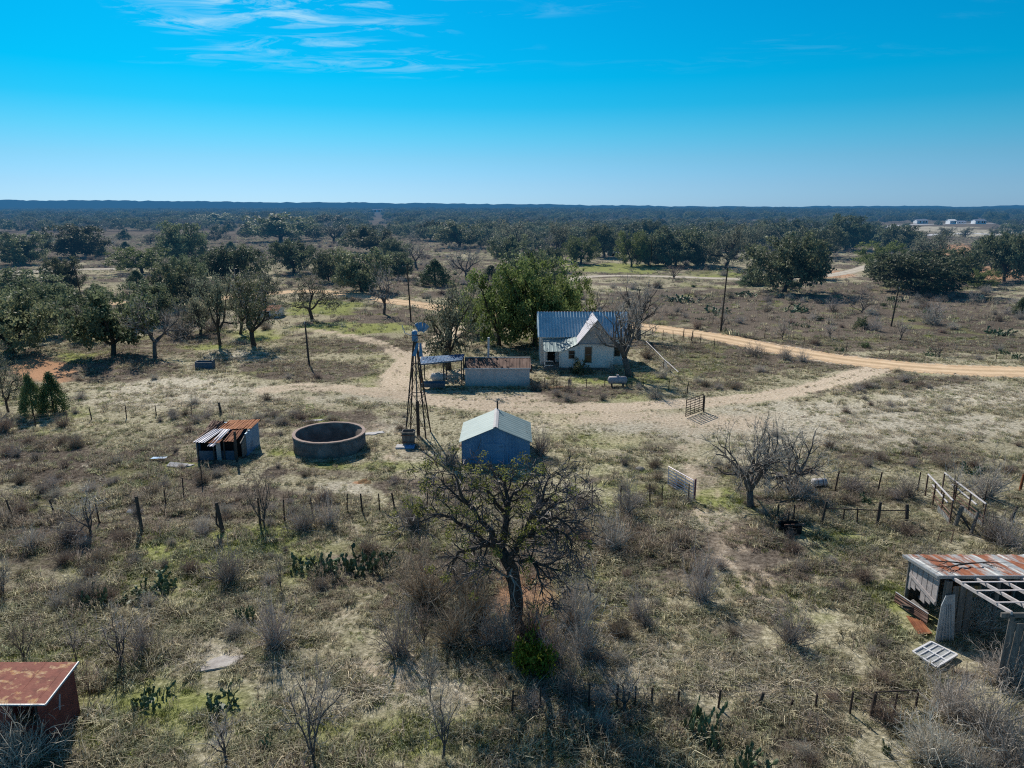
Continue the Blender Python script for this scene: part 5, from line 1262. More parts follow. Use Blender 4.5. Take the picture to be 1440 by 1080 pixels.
p = G(1110, 746); h = thing('burn_barrel', 'dark open fire ring with charred rim under the leaning corral posts', 'fire ring', p)
mb = MB(); vs, fs = [], []
for k in range(18):
    a = 2 * math.pi * k / 18
    for r, z in ((.75, 0), (.72, .42), (.64, .40), (.6, .08)): vs.append((math.cos(a) * r, math.sin(a) * r, z + (.06 * math.sin(3 * a) if z > .3 else 0)))
for k in range(18):
    a, b = 4 * k, 4 * ((k + 1) % 18); fs += [(a, b, b + 1, a + 1), (a + 1, b + 1, b + 2, a + 2), (a + 2, b + 2, b + 3, a + 3)]
fs.append(tuple(4 * k + 3 for k in range(18))); mb.add(vs, fs).build('ring_wall', M['dark_void'], h)
MB().beam((-.3, .1, .3), (.9, -.2, .5), .12).build('charred_log', M['rust_dark'], h)
for px, py, lab in ((178, 722, 'pale litter scraps under the bare sapling at the crooked fence'), (505, 680, 'two orange salt licks on the bare spot below the tank')):
    p = G(px, py); h = thing('litter' if px < 300 else 'salt_lick', lab, 'litter', p)
    for k in range(3): x, y = RNG.uniform(-.8, .8), RNG.uniform(-.3, .3); MB().add([(x, y, .02), (x + .5, y + .05, .05), (x + .45, y + .3, .22), (x + .02, y + .25, .16)], [(0, 1, 2, 3)]).build('scrap', M['slab' if px < 300 else 'ochre'], h)

p = G(777, 545.5); h = thing('yard_plank', 'ochre plank lying along the foot of the yard fence below the porch', 'plank', p)
MB().beam((-1.0, -.25, .1), (1.4, -.1, .12), .22, .08).build('board', M['ochre'], h)
# yard clutter by the house
for px, py, w_, lab in ((801, 541, .5, 'low round bucket beside the yard fence below the porch'), (745, 522, .7, 'dark drum standing between the long shed and the porch')):
    p = G(px, py); h = thing('drum', lab, 'drum', p); MB().tube([(0, 0, 0), (0, 0, w_ * 1.2)], w_ * .45, 12).build('drum_side', M['wood_tan' if w_ < .6 else 'steel_post'], h)
    MB().tube([(0, 0, w_ * 1.2), (0, 0, w_ * 1.25)], w_ * .47, 12).build('drum_rim', M['steel_post'], h)

# ------------------------------------------------------------------ far buildings
b = G(955, 367); o = V3((b.x, b.y + 4, 0)); h = thing('ranch_house', 'low stone ranch house with blue metal roof half hidden under oaks', 'house', o)
x0, x1, y0, y1 = b.x - 15, b.x + 9, b.y + 2, b.y + 10
MB(o).prism([(y0, 0), (y1, 0), (y1, 3), ((y0 + y1) / 2, 4.6), (y0, 3)], 'x', x0, x1).build('wall', M['tan_stone'], h)
for k, (ya, yb) in enumerate(((y0 - .6, (y0 + y1) / 2), (y1 + .6, (y0 + y1) / 2 + .01))):
    s = MB(o); s.ribbed((x0 - .6, ya, 2.85), (x0 - .6, yb, 4.72), (x1 + .6, ya, 2.85), (x1 + .6, yb, 4.72), 30, .05, .05); s.build('roof_slope', M['far_roof'], h)
for x in (x0 + 2, x0 + 5): MB(o).box((x - .35, y0 - 2.3, 0), (x + .35, y0 - 1.7, 2.6)).build('porch_pillar', M['white_paint'], h)
s = MB(o); s.ribbed((x0, y0 - 2.6, 2.6), (x0, y0 - .3, 3.0), (x0 + 7, y0 - 2.6, 2.6), (x0 + 7, y0 - .3, 3.0), 8, .04, .05); s.build('porch_roof', M['far_roof'], h)
for x in (x0 + 9, x0 + 13, x0 + 20): window(h, o, x, x + 1.4, 1.0, 2.3, y0, 2, 1)
MB(o).box((x0 + 3.2, y0 - .05, 0), (x0 + 4.3, y0 - .006, 2.2)).build('door', M['dark_void'], h)
p = G(931, 369.5); h = thing('parked_car', 'dark blue car with white hood parked by the ranch house', 'car', p)
MB().add([(x, y, z) for y in (-.9, .9) for x, z in ((-2.2, .35), (2.2, .35), (2.2, .85), (1.2, 1.0), (.6, 1.5), (-1.1, 1.5), (-1.9, 1.0), (-2.2, .9))], [tuple(range(8))[::-1], tuple(range(8, 16))] + [(i, (i + 1) % 8, (i + 1) % 8 + 8, i + 8) for i in range(8)]).build('body', M['car_dark'], h)
for x in (-1.4, 1.4):
    for y in (-.92, .92): MB().tube([(x, y - .1, .33), (x, y + .1, .33)], .33, 10).build('wheel', M['dark_void'], h)
MB().box((.75, -.85, .98), (2.15, .85, 1.06)).build('hood', M['far_white'], h)
for bx, by, wpx, hpx, lab, rm in ((376, 447, 30, 15, 'small white-walled hut with rusty roof behind the leaning bare oak', 'rust'), (862, 360, 14, 6, 'tiny dark lean-to under the oaks left of the ranch house', 'far_roof')):
    b = G(bx, by); k = ppm(b); w_, hh = wpx / k / 2, hpx / k; o = V3((b.x, b.y + 2, 0)); h = thing('small_hut', lab, 'hut', o)
    MB(o).prism([(b.y, 0), (b.y + 4, 0), (b.y + 4, hh * .75), (b.y + 2, hh), (b.y, hh * .7)], 'x', b.x - w_, b.x + w_).build('wall', M['white_paint' if rm == 'rust' else 'tan_stone'], h)
    for ya in (b.y - .3, b.y + 4.3): s = MB(o); s.ribbed((b.x - w_ - .2, ya, hh * .7), (b.x - w_ - .2, b.y + 2, hh + .08), (b.x + w_ + .2, ya, hh * .7), (b.x + w_ + .2, b.y + 2, hh + .08), 10, .03, .04); s.build('roof_slope', M[rm], h)
    MB(o).box((b.x - .5, b.y - .04, 0), (b.x + .4, b.y - .005, hh * .55)).build('door', M['dark_void'], h)
for bx, by, wpx, hpx, lab in ((1297, 314.5, 15, 6, 'white cabin beside the far end of the pale caliche road'), (1340, 315, 9, 6.5, 'white boxy cabin at the left end of the long blue-roofed trailer'), (1352, 314.5, 13, 4, 'long low trailer with pale blue roof beyond the caliche road'), (1379, 315, 15, 6.5, 'white arched trailer house standing furthest along the caliche road'), (531, 298.5, 17, 4.5, 'lone white building far off among the woods')):
    b = G(bx, by); k = ppm(b); w_, hh = wpx / k / 2, hpx / k; o = V3((b.x, b.y + 4, 0)); dd = 9
    h = thing('trailer_house' if bx > 1345 else 'white_cabin', lab, 'house', o)
    MB(o).prism([(b.y, 0), (b.y + dd, 0), (b.y + dd, hh * .7), (b.y + dd / 2, hh * .96), (b.y, hh * .7)], 'x', b.x - w_, b.x + w_).build('wall', M['far_white'], h)
    for ya in (b.y - .5, b.y + dd + .5): s = MB(o); s.ribbed((b.x - w_ - .4, ya, hh * .68), (b.x - w_ - .4, b.y + dd / 2, hh), (b.x + w_ + .4, ya, hh * .68), (b.x + w_ + .4, b.y + dd / 2, hh), 8, .05, .1); s.build('roof_slope', M['far_roof' if bx > 1350 or bx == 1297 else 'far_white'], h)
    for k2 in (-.5, .15, .6): window(h, o, b.x + k2 * w_, b.x + (k2 + .22) * w_, hh * .25, hh * .55, b.y, 1, 1, 'far_white')

M_ = None
# ------------------------------------------------------------------ trees that can be told apart: (kind, base x, base y, width px, top y, label)
TREES = [
 ('oak', 30, 372, 66, 328, 'round evergreen oak at the far left beyond the pale track'),
 ('oak', 105, 362, 78, 319, 'broad dense evergreen oak, second from the left beyond the pale track'),
 ('jun', 143, 360, 21, 346, 'small juniper at the right foot of the broad far oak'),
 ('jun', 175, 337, 21, 324, 'round dark juniper alone in the left far clearing'),
 ('jun', 177, 351, 18, 340, 'lower dark juniper below the round one in the left clearing'),
 ('oakb', 200, 384, 74, 348, 'yellow-green spreading oak with visible forked trunks on the left track'),
 ('oak', 258, 373, 64, 316, 'tall dark oak right of the yellow-green spreading oak'),
 ('jun', 193, 405, 30, 381, 'dark round shrub in front of the yellow-green spreading oak'),
 ('oakg', 212, 343, 32, 327, 'greyish oak in the left clearing behind the tall dark oak'),
 ('oakg', 245, 392, 44, 362, 'olive-grey brushy oak right of the dark round shrub'),
 ('oak', 92, 411, 50, 363, 'oak between the left pole and the pale track'),
 ('oak', 25, 432, 110, 380, 'large spreading oak on the left edge above the dirt road'),
 ('oak', 78, 440, 44, 404, 'low oak skirt beside the left dirt road bend'),
 ('oak', 18, 498, 120, 415, 'biggest dark oak on the left edge above the orange soil'),
 ('semi', 12, 580, 56, 494, 'dark-trunked oak on the left edge by the orange soil'),
 ('jun', 47, 585, 36, 530, 'left of two dark junipers below the orange soil'),
 ('jun', 76, 580, 36, 526, 'right of two dark junipers below the orange soil'),
 ('oak', 160, 500, 108, 410, 'large leafy dark oak in the middle of the left grove'),
 ('oakg', 120, 478, 80, 428, 'grey thin oak at the left of the large leafy dark oak'),
 ('bare', 218, 502, 92, 420, 'bare dark oak leaning right beside the large leafy oak'),
 ('oak', 250, 432, 64, 372, 'dense dark oak behind the bare leaning oak'),
 ('oakg', 310, 486, 64, 384, 'half-bare grey oak with forked trunk above the metal bin'),
 ('semi', 358, 486, 84, 390, 'half-bare oak with wide forked limbs right of the metal bin'),
 ('oak', 333, 402, 84, 348, 'dark oak behind the two half-bare oaks'),
 ('oakg', 290, 438, 60, 388, 'grey-green oak filling the gap behind the half-bare oaks'),
 ('oakg', 372, 425, 60, 384, 'grey oak at the right back of the half-bare oaks'),
 ('jun', 325, 352, 20, 340, 'small dark juniper in the field left of the dense far grove'),
 ('oak', 395, 340, 92, 303, 'dense wide grove oak far off left of centre'),
 ('oak', 414, 384, 66, 340, 'spreading oak with dark forked trunk beyond the dirt road'),
 ('semi', 439, 449, 82, 384, 'half-bare oak with big ground shadow beside the dirt road'),
 ('oak', 508, 410, 84, 351, 'round dense oak beyond the dirt road left of the tall pole'),
 ('bare', 540, 442, 66, 376, 'bare oak standing on the grass in front of the round dense oak'),
 ('oak', 520, 357, 62, 320, 'round oak behind and above the round dense roadside oak'),
 ('oak', 557, 368, 46, 338, 'dark oak right of the round upper oak'),
 ('bare', 586, 377, 62, 340, 'bare grey oak behind the tall crossarm pole'),
 ('jun', 612, 402, 46, 367, 'dark bushy juniper right of the tall crossarm pole'),
 ('bare', 656, 394, 58, 348, 'bare spreading oak behind the bright green grove'),
 ('oak', 645, 349, 64, 313, 'dense oak above the bare spreading oak'),
 ('oak', 605, 338, 40, 312, 'dark oak left of the dense oak above the bare one'),
 ('oakg', 470, 340, 54, 316, 'grey-green oak right of the dense wide grove oak'),
 ('jun', 691, 394, 30, 374, 'low juniper left behind the bright green grove'),
 ('oakg', 632, 520, 96, 402, 'sparse crooked oak rising behind the pole carport'),
 ('oakb', 702, 486, 100, 384, 'bright green oak at the left of the grove behind the farmhouse'),
 ('oakb', 752, 488, 116, 366, 'tallest bright green oak in the grove behind the farmhouse'),
 ('oakb', 800, 470, 66, 392, 'bright green oak at the right of the grove behind the farmhouse'),
 ('oak', 742, 448, 100, 356, 'darker oak at the back of the grove behind the farmhouse'),
 ('oakb', 668, 468, 66, 420, 'low green oak between the crooked oak and the bright grove'),
 ('pecan', 884, 529, 104, 420, 'tall bare tree rising in front of the farmhouse right corner'),
 ('pecan', 897, 478, 90, 392, 'bare spreading tree behind the farmhouse right end'),
 ('bare', 836, 462, 56, 404, 'bare grey tree between the bright grove and the farmhouse roof'),
 ('oakg', 722, 354, 58, 310, 'grey-green oak far off behind the bright grove'),
 ('oakg', 786, 366, 56, 312, 'tall grey-green oak at the left of the green lawn'),
 ('oakb', 817, 371, 52, 334, 'rounded green oak with forked trunks on the lawn left side'),
 ('oak', 850, 362, 56, 319, 'oak standing behind the two lawn oaks'),
 ('oakb', 888, 375, 46, 327, 'round oak with straight trunk in the middle of the lawn'),
 ('oak', 950, 374, 70, 321, 'wide oak shading the front of the stone ranch house'),
 ('oakg', 1021, 378, 72, 316, 'tall grey-green oak with dark trunk right of the ranch house'),
 ('oakg', 1052, 366, 50, 320, 'grey-green oak right behind the tall grey oak'),
 ('oak', 1103, 411, 116, 334, 'huge dark oak on its own right of the lawn'),
 ('jun', 1057, 401, 48, 384, 'low green oak skirt left of the huge dark oak'),
 ('oak', 1150, 362, 64, 320, 'oak behind the right side of the huge dark oak'),
 ('oak', 1190, 352, 54, 305, 'tall oak at the left of the pale caliche road'),
 ('oak', 1122, 340, 60, 310, 'dense oak above the huge dark oak'),
 ('oakb', 1236, 382, 58, 341, 'round yellow-green oak left of the wide green oak'),
 ('oak', 1290, 412, 124, 354, 'wide low green oak across the road with pole in front'),
 ('oakg', 1300, 374, 84, 326, 'grey oak behind the wide low green oak'),
 ('oak', 1268, 352, 50, 318, 'dark oak below the bend of the caliche road'),
 ('oakb', 1376, 405, 44, 380, 'small green oak right of the wide low green oak'),
 ('oak', 1412, 396, 76, 332, 'large green oak at the right edge above the road'),
 ('oak', 1450, 385, 70, 326, 'green oak cut by the right edge of view'),
 ('oakg', 1330, 334, 26, 320, 'left of three grey oaks before the white trailer houses'),
 ('oakg', 1357, 334, 24, 320, 'middle of three grey oaks before the white trailer houses'),
 ('oakg', 1396, 335, 30, 321, 'right of three grey oaks before the white trailer houses'),
 ('jun', 1436, 442, 24, 420, 'dark green juniper on the right edge across the road'),
 ('oak', 1345, 311, 28, 298, 'dark oak behind the low blue-roofed trailer'),
 ('oak', 1400, 312, 30, 300, 'dark oak right of the white arched trailer house'),
 ('oak', 690, 340, 50, 314, 'oak left of the far grey-green oak behind the grove'),
 ('oak', 990, 345, 60, 314, 'dark oak above the ranch house roof'),
 ('oak', 905, 346, 56, 312, 'dark oak behind the round lawn oak'),
 ('oak', 1085, 345, 56, 312, 'oak left of the dense oak above the huge dark one'),
 ('oakg', 820, 345, 54, 312, 'grey oak behind the forked lawn oak'),
 ('oak', 470, 322, 50, 303, 'far oak above the grey-green oak right of the grove'),
 ('oak', 300, 318, 60, 301, 'far oak on the skyline woods over the left clearing'),
 ('jun', 322, 325, 16, 315, 'tiny juniper at the far edge of the left clearing'),
 ('jun', 341, 330, 16, 320, 'tiny juniper just left of the dense wide grove oak'),
 ('jun', 44, 330, 14, 322, 'tiny juniper above the leftmost round oak'),
 ('jun', 64, 336, 18, 326, 'tiny juniper left of the broad dense far oak'),
 ('spread', 1056, 712, 150, 592, 'gnarled bare spreading oak at the left end of the corral'),
 ('spread', 1116, 692, 130, 604, 'grey thorny bare oak beside the gnarled bare spreading oak'),
 ('mesq', 1340, 708, 56, 640, 'thin bare sapling growing right of the cattle chute'),
 ('mesq', 128, 757, 76, 680, 'bare forked sapling left of the heavy corner post'),
 ('mesq', 372, 740, 64, 646, 'tangled bare shrub at the left end of the cross fence'),
 ('mesq', 440, 1075, 124, 918, 'large many-stemmed bare shrub at the bottom of the pasture'),
 ('mesq', 622, 1066, 74, 950, 'slender forked sapling at the bottom left of the oak shadow'),
 ('mesq', 596, 912, 54, 838, 'forked bare sapling left of the hero oak trunk'),
 ('mesq', 395, 828, 26, 772, 'thin sapling pair left of the cactus bed'),
 ('mesq', 320, 1075, 80, 995, 'low spreading bare shrub on the bottom edge near the limestone'),
 ('mesq', 35, 930, 56, 860, 'bare shrub just behind the red shed roof'),
 ('mesq', 108, 936, 44, 862, 'thin bare stems at the back right corner of the red shed'),
 ('mesq', 168, 938, 76, 848, 'pair of upright bare saplings right of the red shed'),
 ('mesq', 127, 980, 20, 926, 'single crooked stem touching the red shed wall'),
 ('mesq', 605, 985, 44, 895, 'dark crooked sapling beside the oak shadow'),
 ('mesq', 875, 1000, 90, 940, 'bare thorny shrub in the near fence right of the oak shadow'),
 ('mesq', 800, 1000, 50, 880, 'dark leafless sapling at the right of the bright green bush'),
 ('mesq', 6, 840, 40, 770, 'grey bare shrub on the left edge of the pasture'),
 ('mesq', 1014, 465, 34, 424, 'bare sapling at the foot of the tall bare pole'),
 ('mesq', 948, 392, 44, 370, 'bare bush on the path in front of the ranch house'),
 ('mesq', 1100, 478, 34, 444, 'bare bush left of the across-road bushes by the verge'),
 ('mesq', 1168, 478, 34, 448, 'bare bush in the weeds across the road, nearest the verge'),
 ('mesq', 1212, 440, 58, 410, 'wide bare thicket below the huge dark oak'),
 ('mesq', 1170, 440, 34, 415, 'bare sapling trio left of the wide bare thicket'),
 ('mesq', 1265, 478, 36, 444, 'bare sapling right of the pole before the wide green oak'),
 ('mesq', 1320, 500, 34, 474, 'small bare shrub in the weeds near the road bend right'),
 ('mesq', 1369, 428, 26, 402, 'slim bare sapling below the small green oak'),
 ('mesq', 1316, 455, 46, 420, 'bare bush with dark heart right of the across-road pole'),
 ('thorn', 1310, 456, 38, 432, 'dark rounded bush at the base of the bare heart bush'),
 ('thorn', 1230, 465, 30, 446, 'grey bush close behind the across-road pole'),
 ('thorn', 300, 465, 60, 440, 'brown brush between the bare leaning oak and the forked oak'),
 ('thorn', 255, 475, 56, 440, 'grey brush pile behind the metal bin grove'),
 ('brown', 88, 600, 26, 584, 'brown brush clump right of the two junipers'),
 ('brown', 5, 608, 34, 580, 'brown bush on the left edge by the old fence'),
 ('thorn', 243, 583, 18, 573, 'dark little bush on the old fence line'),
 ('thorn', 760, 640, 36, 600, 'grey bush against the right wall of the metal shed'),
 ('thorn', 635, 655, 26, 622, 'brown bush against the left wall of the metal shed'),
 ('thorn', 880, 722, 58, 672, 'round grey thorn bush on the cross fence near the purple gate'),
 ('thorn', 818, 716, 48, 678, 'round grey thorn bush on the cross fence behind the hero oak'),
 ('thorn', 582, 742, 54, 694, 'grey thorn bush at the cross fence left of the hero oak'),
 ('thorn', 862, 772, 56, 722, 'pale thorn bush below the cross fence right of the hero oak'),
 ('thorn', 462, 738, 42, 702, 'grey-green bush on the cross fence below the round tank'),
 ('thorn', 425, 745, 50, 706, 'dark bare bush between the tangled shrub and the cross fence'),
 ('thorn', 322, 818, 58, 766, 'round dark bush alone in the pasture below the braced post'),
 ('thorn', 387, 908, 62, 838, 'round dark bush left of the path through the pasture'),
 ('thorn', 562, 920, 76, 850, 'thick round thorn bush left of the forked sapling'),
 ('brown', 640, 905, 80, 842, 'brown thorn bush under the left limbs of the hero oak'),
 ('brown', 600, 850, 90, 780, 'brown brush thicket above the forked sapling'),
 ('brown', 668, 872, 70, 806, 'brown thorn bush touching the hero oak trunk on the left'),
 ('thorn', 712, 912, 60, 846, 'grey brush hiding the foot of the big gnarled oak'),
 ('brown', 752, 900, 56, 840, 'brown brush right behind the bright yellow-green bush'),
 ('thorn', 690, 905, 60, 862, 'dark thorn bush at the foot of the hero oak'),
 ('thorn', 805, 880, 84, 800, 'large grey thorn bush under the right limbs of the hero oak'),
 ('thorn', 820, 920, 80, 850, 'grey thorn bush behind the dark leafless sapling'),
 ('thorn', 775, 930, 60, 868, 'dark twiggy bush right of the bright green bush'),
 ('thorn', 650, 830, 80, 770, 'grey thicket in the middle below the cactus bed end'),
 ('thorn', 985, 842, 58, 780, 'tall grey thorn bush in the open right pasture'),
 ('thorn', 895, 868, 48, 824, 'low grey thorn bush midway between oak and open pasture'),
 ('thorn', 1112, 905, 54, 850, 'pale thorn bush left of the sash frame'),
 ('tuftbush', 1360, 880, 80, 830, 'pale feathery bush growing inside the open barn'),
 ('tuftbush', 1415, 960, 80, 910, 'pale feathery bush before the barn front boards'),
 ('tuftbush', 1340, 1010, 90, 950, 'pale thicket at the right end of the low near fence'),
 ('tuftbush', 1395, 1035, 100, 970, 'pale thicket right of the near fence end'),
 ('tuftbush', 1310, 1070, 100, 1005, 'pale thicket at the bottom edge below the pipe rail'),
 ('thorn', 1420, 1090, 100, 1020, 'dark thicket in the bottom right corner'),
 ('tuftbush', 1365, 1090, 70, 1040, 'small pale bush on the bottom edge right of the thicket'),
 ('tuftbush', 30, 1075, 110, 1010, 'silvery feathery bush in front of the red shed'),
 ('thorn', 1300, 800, 60, 770, 'grey bush behind the barn left corner'),
 ('thorn', 1385, 700, 60, 650, 'grey bush right behind the cattle chute'),
 ('thorn', 1420, 770, 70, 730, 'grey brush between the chute and the barn roof'),
 ('thorn', 1395, 760, 50, 715, 'thorn bush at the right foot of the cattle chute'),
 ('thorn', 1275, 698, 46, 668, 'round brush between far corral posts and the chute'),
 ('thorn', 1200, 690, 50, 668, 'low brush between the two far corral posts'),
 ('thorn', 1120, 700, 60, 660, 'brush at the foot of the grey thorny bare oak'),
 ('brown', 1275, 752, 40, 736, 'dark weed mound at the foot of the last corral post'),
 ('thorn', 98, 762, 50, 730, 'low brush around the crooked fence posts'),
 ('thorn', 45, 770, 44, 742, 'low grey brush at the left end of the crooked fence'),
 ('thorn', 200, 915, 60, 870, 'grey mesquite bush behind the upright saplings'),
 ('thorn', 120, 840, 50, 800, 'thin grey bush left of the two dark cactus clumps'),
 ('thorn', 1060, 500, 40, 484, 'brown weed bush in the field right of the pipe fence'),
 ('thorn', 920, 560, 34, 545, 'low brush between propane tank and dark tube gate'),
 ('thorn', 860, 525, 24, 508, 'dark round shrub under the farmhouse gable window'),
 ('mossy', 750, 942, 56, 896, 'bright yellow-green bush glowing below the hero oak'),
 ('shrub', 815, 526, 26, 508, 'small dark evergreen bush by the farmhouse wall'),
 ('shrub', 1112, 405, 24, 394, 'green low bush at the right of the huge oak shadow'),
 ('shrub', 1210, 462, 20, 448, 'green weed bush left of the across-road pole'),
 ('pear', 430, 798, 50, 776, 'prickly pear at the left end of the cactus bed'),
 ('pear', 468, 800, 56, 776, 'prickly pear in the middle of the cactus bed'),
 ('pear', 508, 800, 56, 774, 'prickly pear right of the middle of the cactus bed'),
 ('pear', 545, 792, 54, 768, 'pale prickly pear at the right end of the cactus bed'),
 ('pear', 450, 812, 40, 796, 'low prickly pear at the front of the cactus bed'),
 ('pear', 135, 850, 44, 826, 'dark prickly pear clump left of its twin clump'),
 ('pear', 180, 846, 50, 830, 'flat prickly pear clump right of its dark twin'),
 ('pear', 222, 828, 60, 808, 'pale prickly pear clump above the grey mesquite bush'),
 ('pear', 210, 985, 50, 966, 'prickly pear right of the red shed wall'),
 ('pear', 308, 995, 62, 970, 'large prickly pear below the limestone slab'),
 ('pear', 345, 870, 30, 850, 'small dark prickly pear left of the round dark bush'),
 ('pear', 985, 1026, 56, 985, 'tall prickly pear standing in the low near fence'),
 ('pear', 1000, 1050, 36, 1020, 'pale-padded prickly pear below the tall one in the fence'),
 ('pear', 1062, 1090, 70, 1052, 'prickly pear on the bottom edge right of the fence pear'),
 ('pear', 1246, 1058, 14, 1040, 'tiny single prickly pear below the pipe rail'),
 ('pear', 1370, 664, 40, 650, 'yellowish prickly pear row behind the cattle chute'),
 ('pear', 1215, 706, 24, 696, 'small dark prickly pear between the two corral fences'),
 ('pear', 1405, 470, 40, 460, 'prickly pear clump right across the road'),
 ('pear', 1430, 504, 24, 494, 'prickly pear on the right edge beside the road verge'),
 ('pear', 1260, 424, 34, 416, 'grey prickly pear patch below the wide green oak'),
 ('pear', 960, 424, 44, 412, 'prickly pear patch below the far path, left one'),
 ('pear', 1045, 416, 40, 406, 'prickly pear patch below the far path, right one'),
 ('pear', 1120, 438, 40, 428, 'pale prickly pear patch above the across-road bushes'),
 ('pear', 40, 990, 30, 970, 'prickly pear at the shaded foot of the red shed'),
 ('pear', 375, 1050, 30, 1030, 'dark prickly pear left of the large many-stemmed shrub'),
 ('pear', 1010, 440, 36, 430, 'prickly pear patch left of the tall bare pole'),
]
TREES += EXTRA_TREES
for k, bx, by, wpx, top, lab in TREES:
    grp = {'pear': 'prickly pear clumps', 'thorn': 'thorn bushes', 'brown': 'thorn bushes', 'tuftbush': 'thorn bushes', 'mesq': 'bare shrubs and saplings', 'jun': 'junipers'}.get(k, 'oaks and other trees')
    plant_px(k, bx, by, wpx, top, lab.replace('hero oak', 'big gnarled oak'), grp)

# ------------------------------------------------------------------ the big gnarled oak in front
hb = G(728, 884); rng = random.Random(3)


def hp(px, py, dy=0.0):
    px = 728 + (px - 728) * (1.06 if py < 790 else 1.0); py = py if py > 730 else 730 - (730 - py) * .90
    return atY(px, py, hb.y + dy) - hb


LIMBS = [  # (points (px, py, dy), radius at start, radius at end)
 ([(729, 888, 0), (727, 850, 0), (722, 812, .05), (714, 790, .1), (706, 775, .1)], .36, .27),
 ([(706, 775, .1), (695, 765, .3), (680, 766, .5), (664, 773, .7), (650, 776, 1.0), (636, 794, 1.2)], .20, .05),
 ([(690, 766, .3), (672, 748, .1), (655, 738, -.3), (642, 728, -.6), (622, 722, -.8), (596, 735, -1.0)], .13, .03),
 ([(700, 768, .1), (694, 748, -.2), (676, 730, -.5), (661, 706, -.8), (650, 680, -1.0), (643, 660, -1.2)], .16, .03),
 ([(704, 772, .1), (710, 748, .5), (713, 725, .9), (716, 702, 1.2), (712, 684, 1.5), (705, 662, 1.7)], .21, .05),
 ([(716, 702, 1.2), (722, 690, 1.6), (738, 676, 2.0), (748, 655, 2.4)], .09, .02),
 ([(712, 725, .9), (700, 706, .6), (690, 688, .2), (686, 668, 0)], .10, .02),
 ([(722, 812, .05), (718, 788, -.3), (726, 774, -.4), (732, 756, -.4), (742, 736, -.3), (752, 716, -.1), (762, 692, .1), (768, 668, .3)], .19, .04),
 ([(732, 760, -.4), (745, 752, -.9), (752, 738, -1.3), (766, 730, -1.7), (780, 726, -2.0), (796, 740, -2.2), (806, 752, -2.2)], .12, .02),
 ([(742, 738, -.3), (752, 726, .4), (766, 716, .9), (784, 704, 1.3), (800, 698, 1.5), (815, 690, 1.8)], .11, .02),
 ([(730, 790, -.3), (745, 786, -.8), (760, 794, -1.3), (776, 800, -1.5), (796, 802, -1.6)], .12, .02),
 ([(745, 786, -.8), (756, 802, -1.5), (762, 822, -1.9), (764, 842, -2.1)], .08, .02),
 ([(745, 752, -.9), (760, 744, -1.4), (776, 744, -1.9), (792, 752, -2.3), (800, 766, -2.4), (796, 780, -2.5)], .09, .02),
 ([(752, 716, -.1), (764, 704, -.5), (778, 690, -.6), (786, 670, -.8)], .08, .02),
 ([(661, 706, -.8), (644, 690, -.6), (630, 676, -.4), (622, 664, -.2)], .07, .015),
 ([(680, 766, .5), (672, 756, 1.4), (660, 742, 2.0), (650, 724, 2.5)], .09, .02),
 ([(716, 820, 0), (704, 806, -.6), (694, 796, -.9)], .07, .02),
]
DEADL = [([(720, 800, -.45), (714, 812, -.8), (708, 808, -1.0), (700, 816, -1.2)], .05, .012), ([(717, 806, -.75), (724, 822, -1.1), (722, 838, -1.3), (726, 852, -1.4)], .05, .012), ([(722, 815, -.9), (732, 828, -1.3), (735, 840, -1.5)], .035, .01)]
segs, tips, dead = [], [], []
S = dict(n=[4, 3, 3, 2], wob=.42, trop=-.01, kids=[(1, 2), (1, 3), (2, 3), (2, 4)], ang=(25, 70), ratio=(.55, .85), lev=4, taper=.55)
for L, r0, r1 in LIMBS:
    pts = [hp(*q) for q in L]; P2 = []
    for a, b_ in zip(pts[:-1], pts[1:]): P2 += [a, a.lerp(b_, .5) + rvec(rng) * (a - b_).length * .10]
    P2.append(pts[-1]); n = len(P2) - 1
    segs.append((P2, [r0 + (r1 - r0) * i / n for i in range(n + 1)], 0))
    if r0 > .3: continue
    for i in range(2, n + 1):
        d = (P2[i] - P2[i - 1]).normalized(); rr = r0 + (r1 - r0) * i / n
        for _ in range(2 if i < n else 3):
            grow(rng, P2[i], tilt(rng, d, math.radians(rng.uniform(25, 75))), rng.uniform(.55, 1.05), min(rr * .6, .05), 2, S, segs, tips)
hero = thing('gnarled_oak', 'big gnarled oak with thin olive leaf clumps in front of the metal shed', 'tree', hb)
put('trunk', limbs_mesh('trunk', segs, M['bark_warm'], sides=(10, 6, 5, 4, 3), levs=(0, 2)), hero)
put('twigs', ribbons_mesh('twigs', [s[0] for s in segs if s[2] >= 3], M['twig_dark'], .042, rng), hero)
T = [t[0] for t in tips if rng.random() < (.065 if t[0].x < 1.0 else .01)]
put('crown', leaf_mesh('crown', T, 48, .30, .055, M['olive_leaf'], 77, flat=.9), hero)
mb = MB()
for L, r0, r1 in DEADL:
    pts = [hp(*q) for q in L]; n = len(pts) - 1; mb.tube(pts, [r0 + (r1 - r0) * i / n for i in range(n + 1)], 5)
    for i in range(1, n + 1):
        for _ in range(2): e = pts[i] + rvec(rng) * .3; mb.tube([pts[i], pts[i].lerp(e, .5) + rvec(rng) * .04, e], [.018, .012, .006], 4)
mb.build('dead_limb', M['dead_wood'], hero)

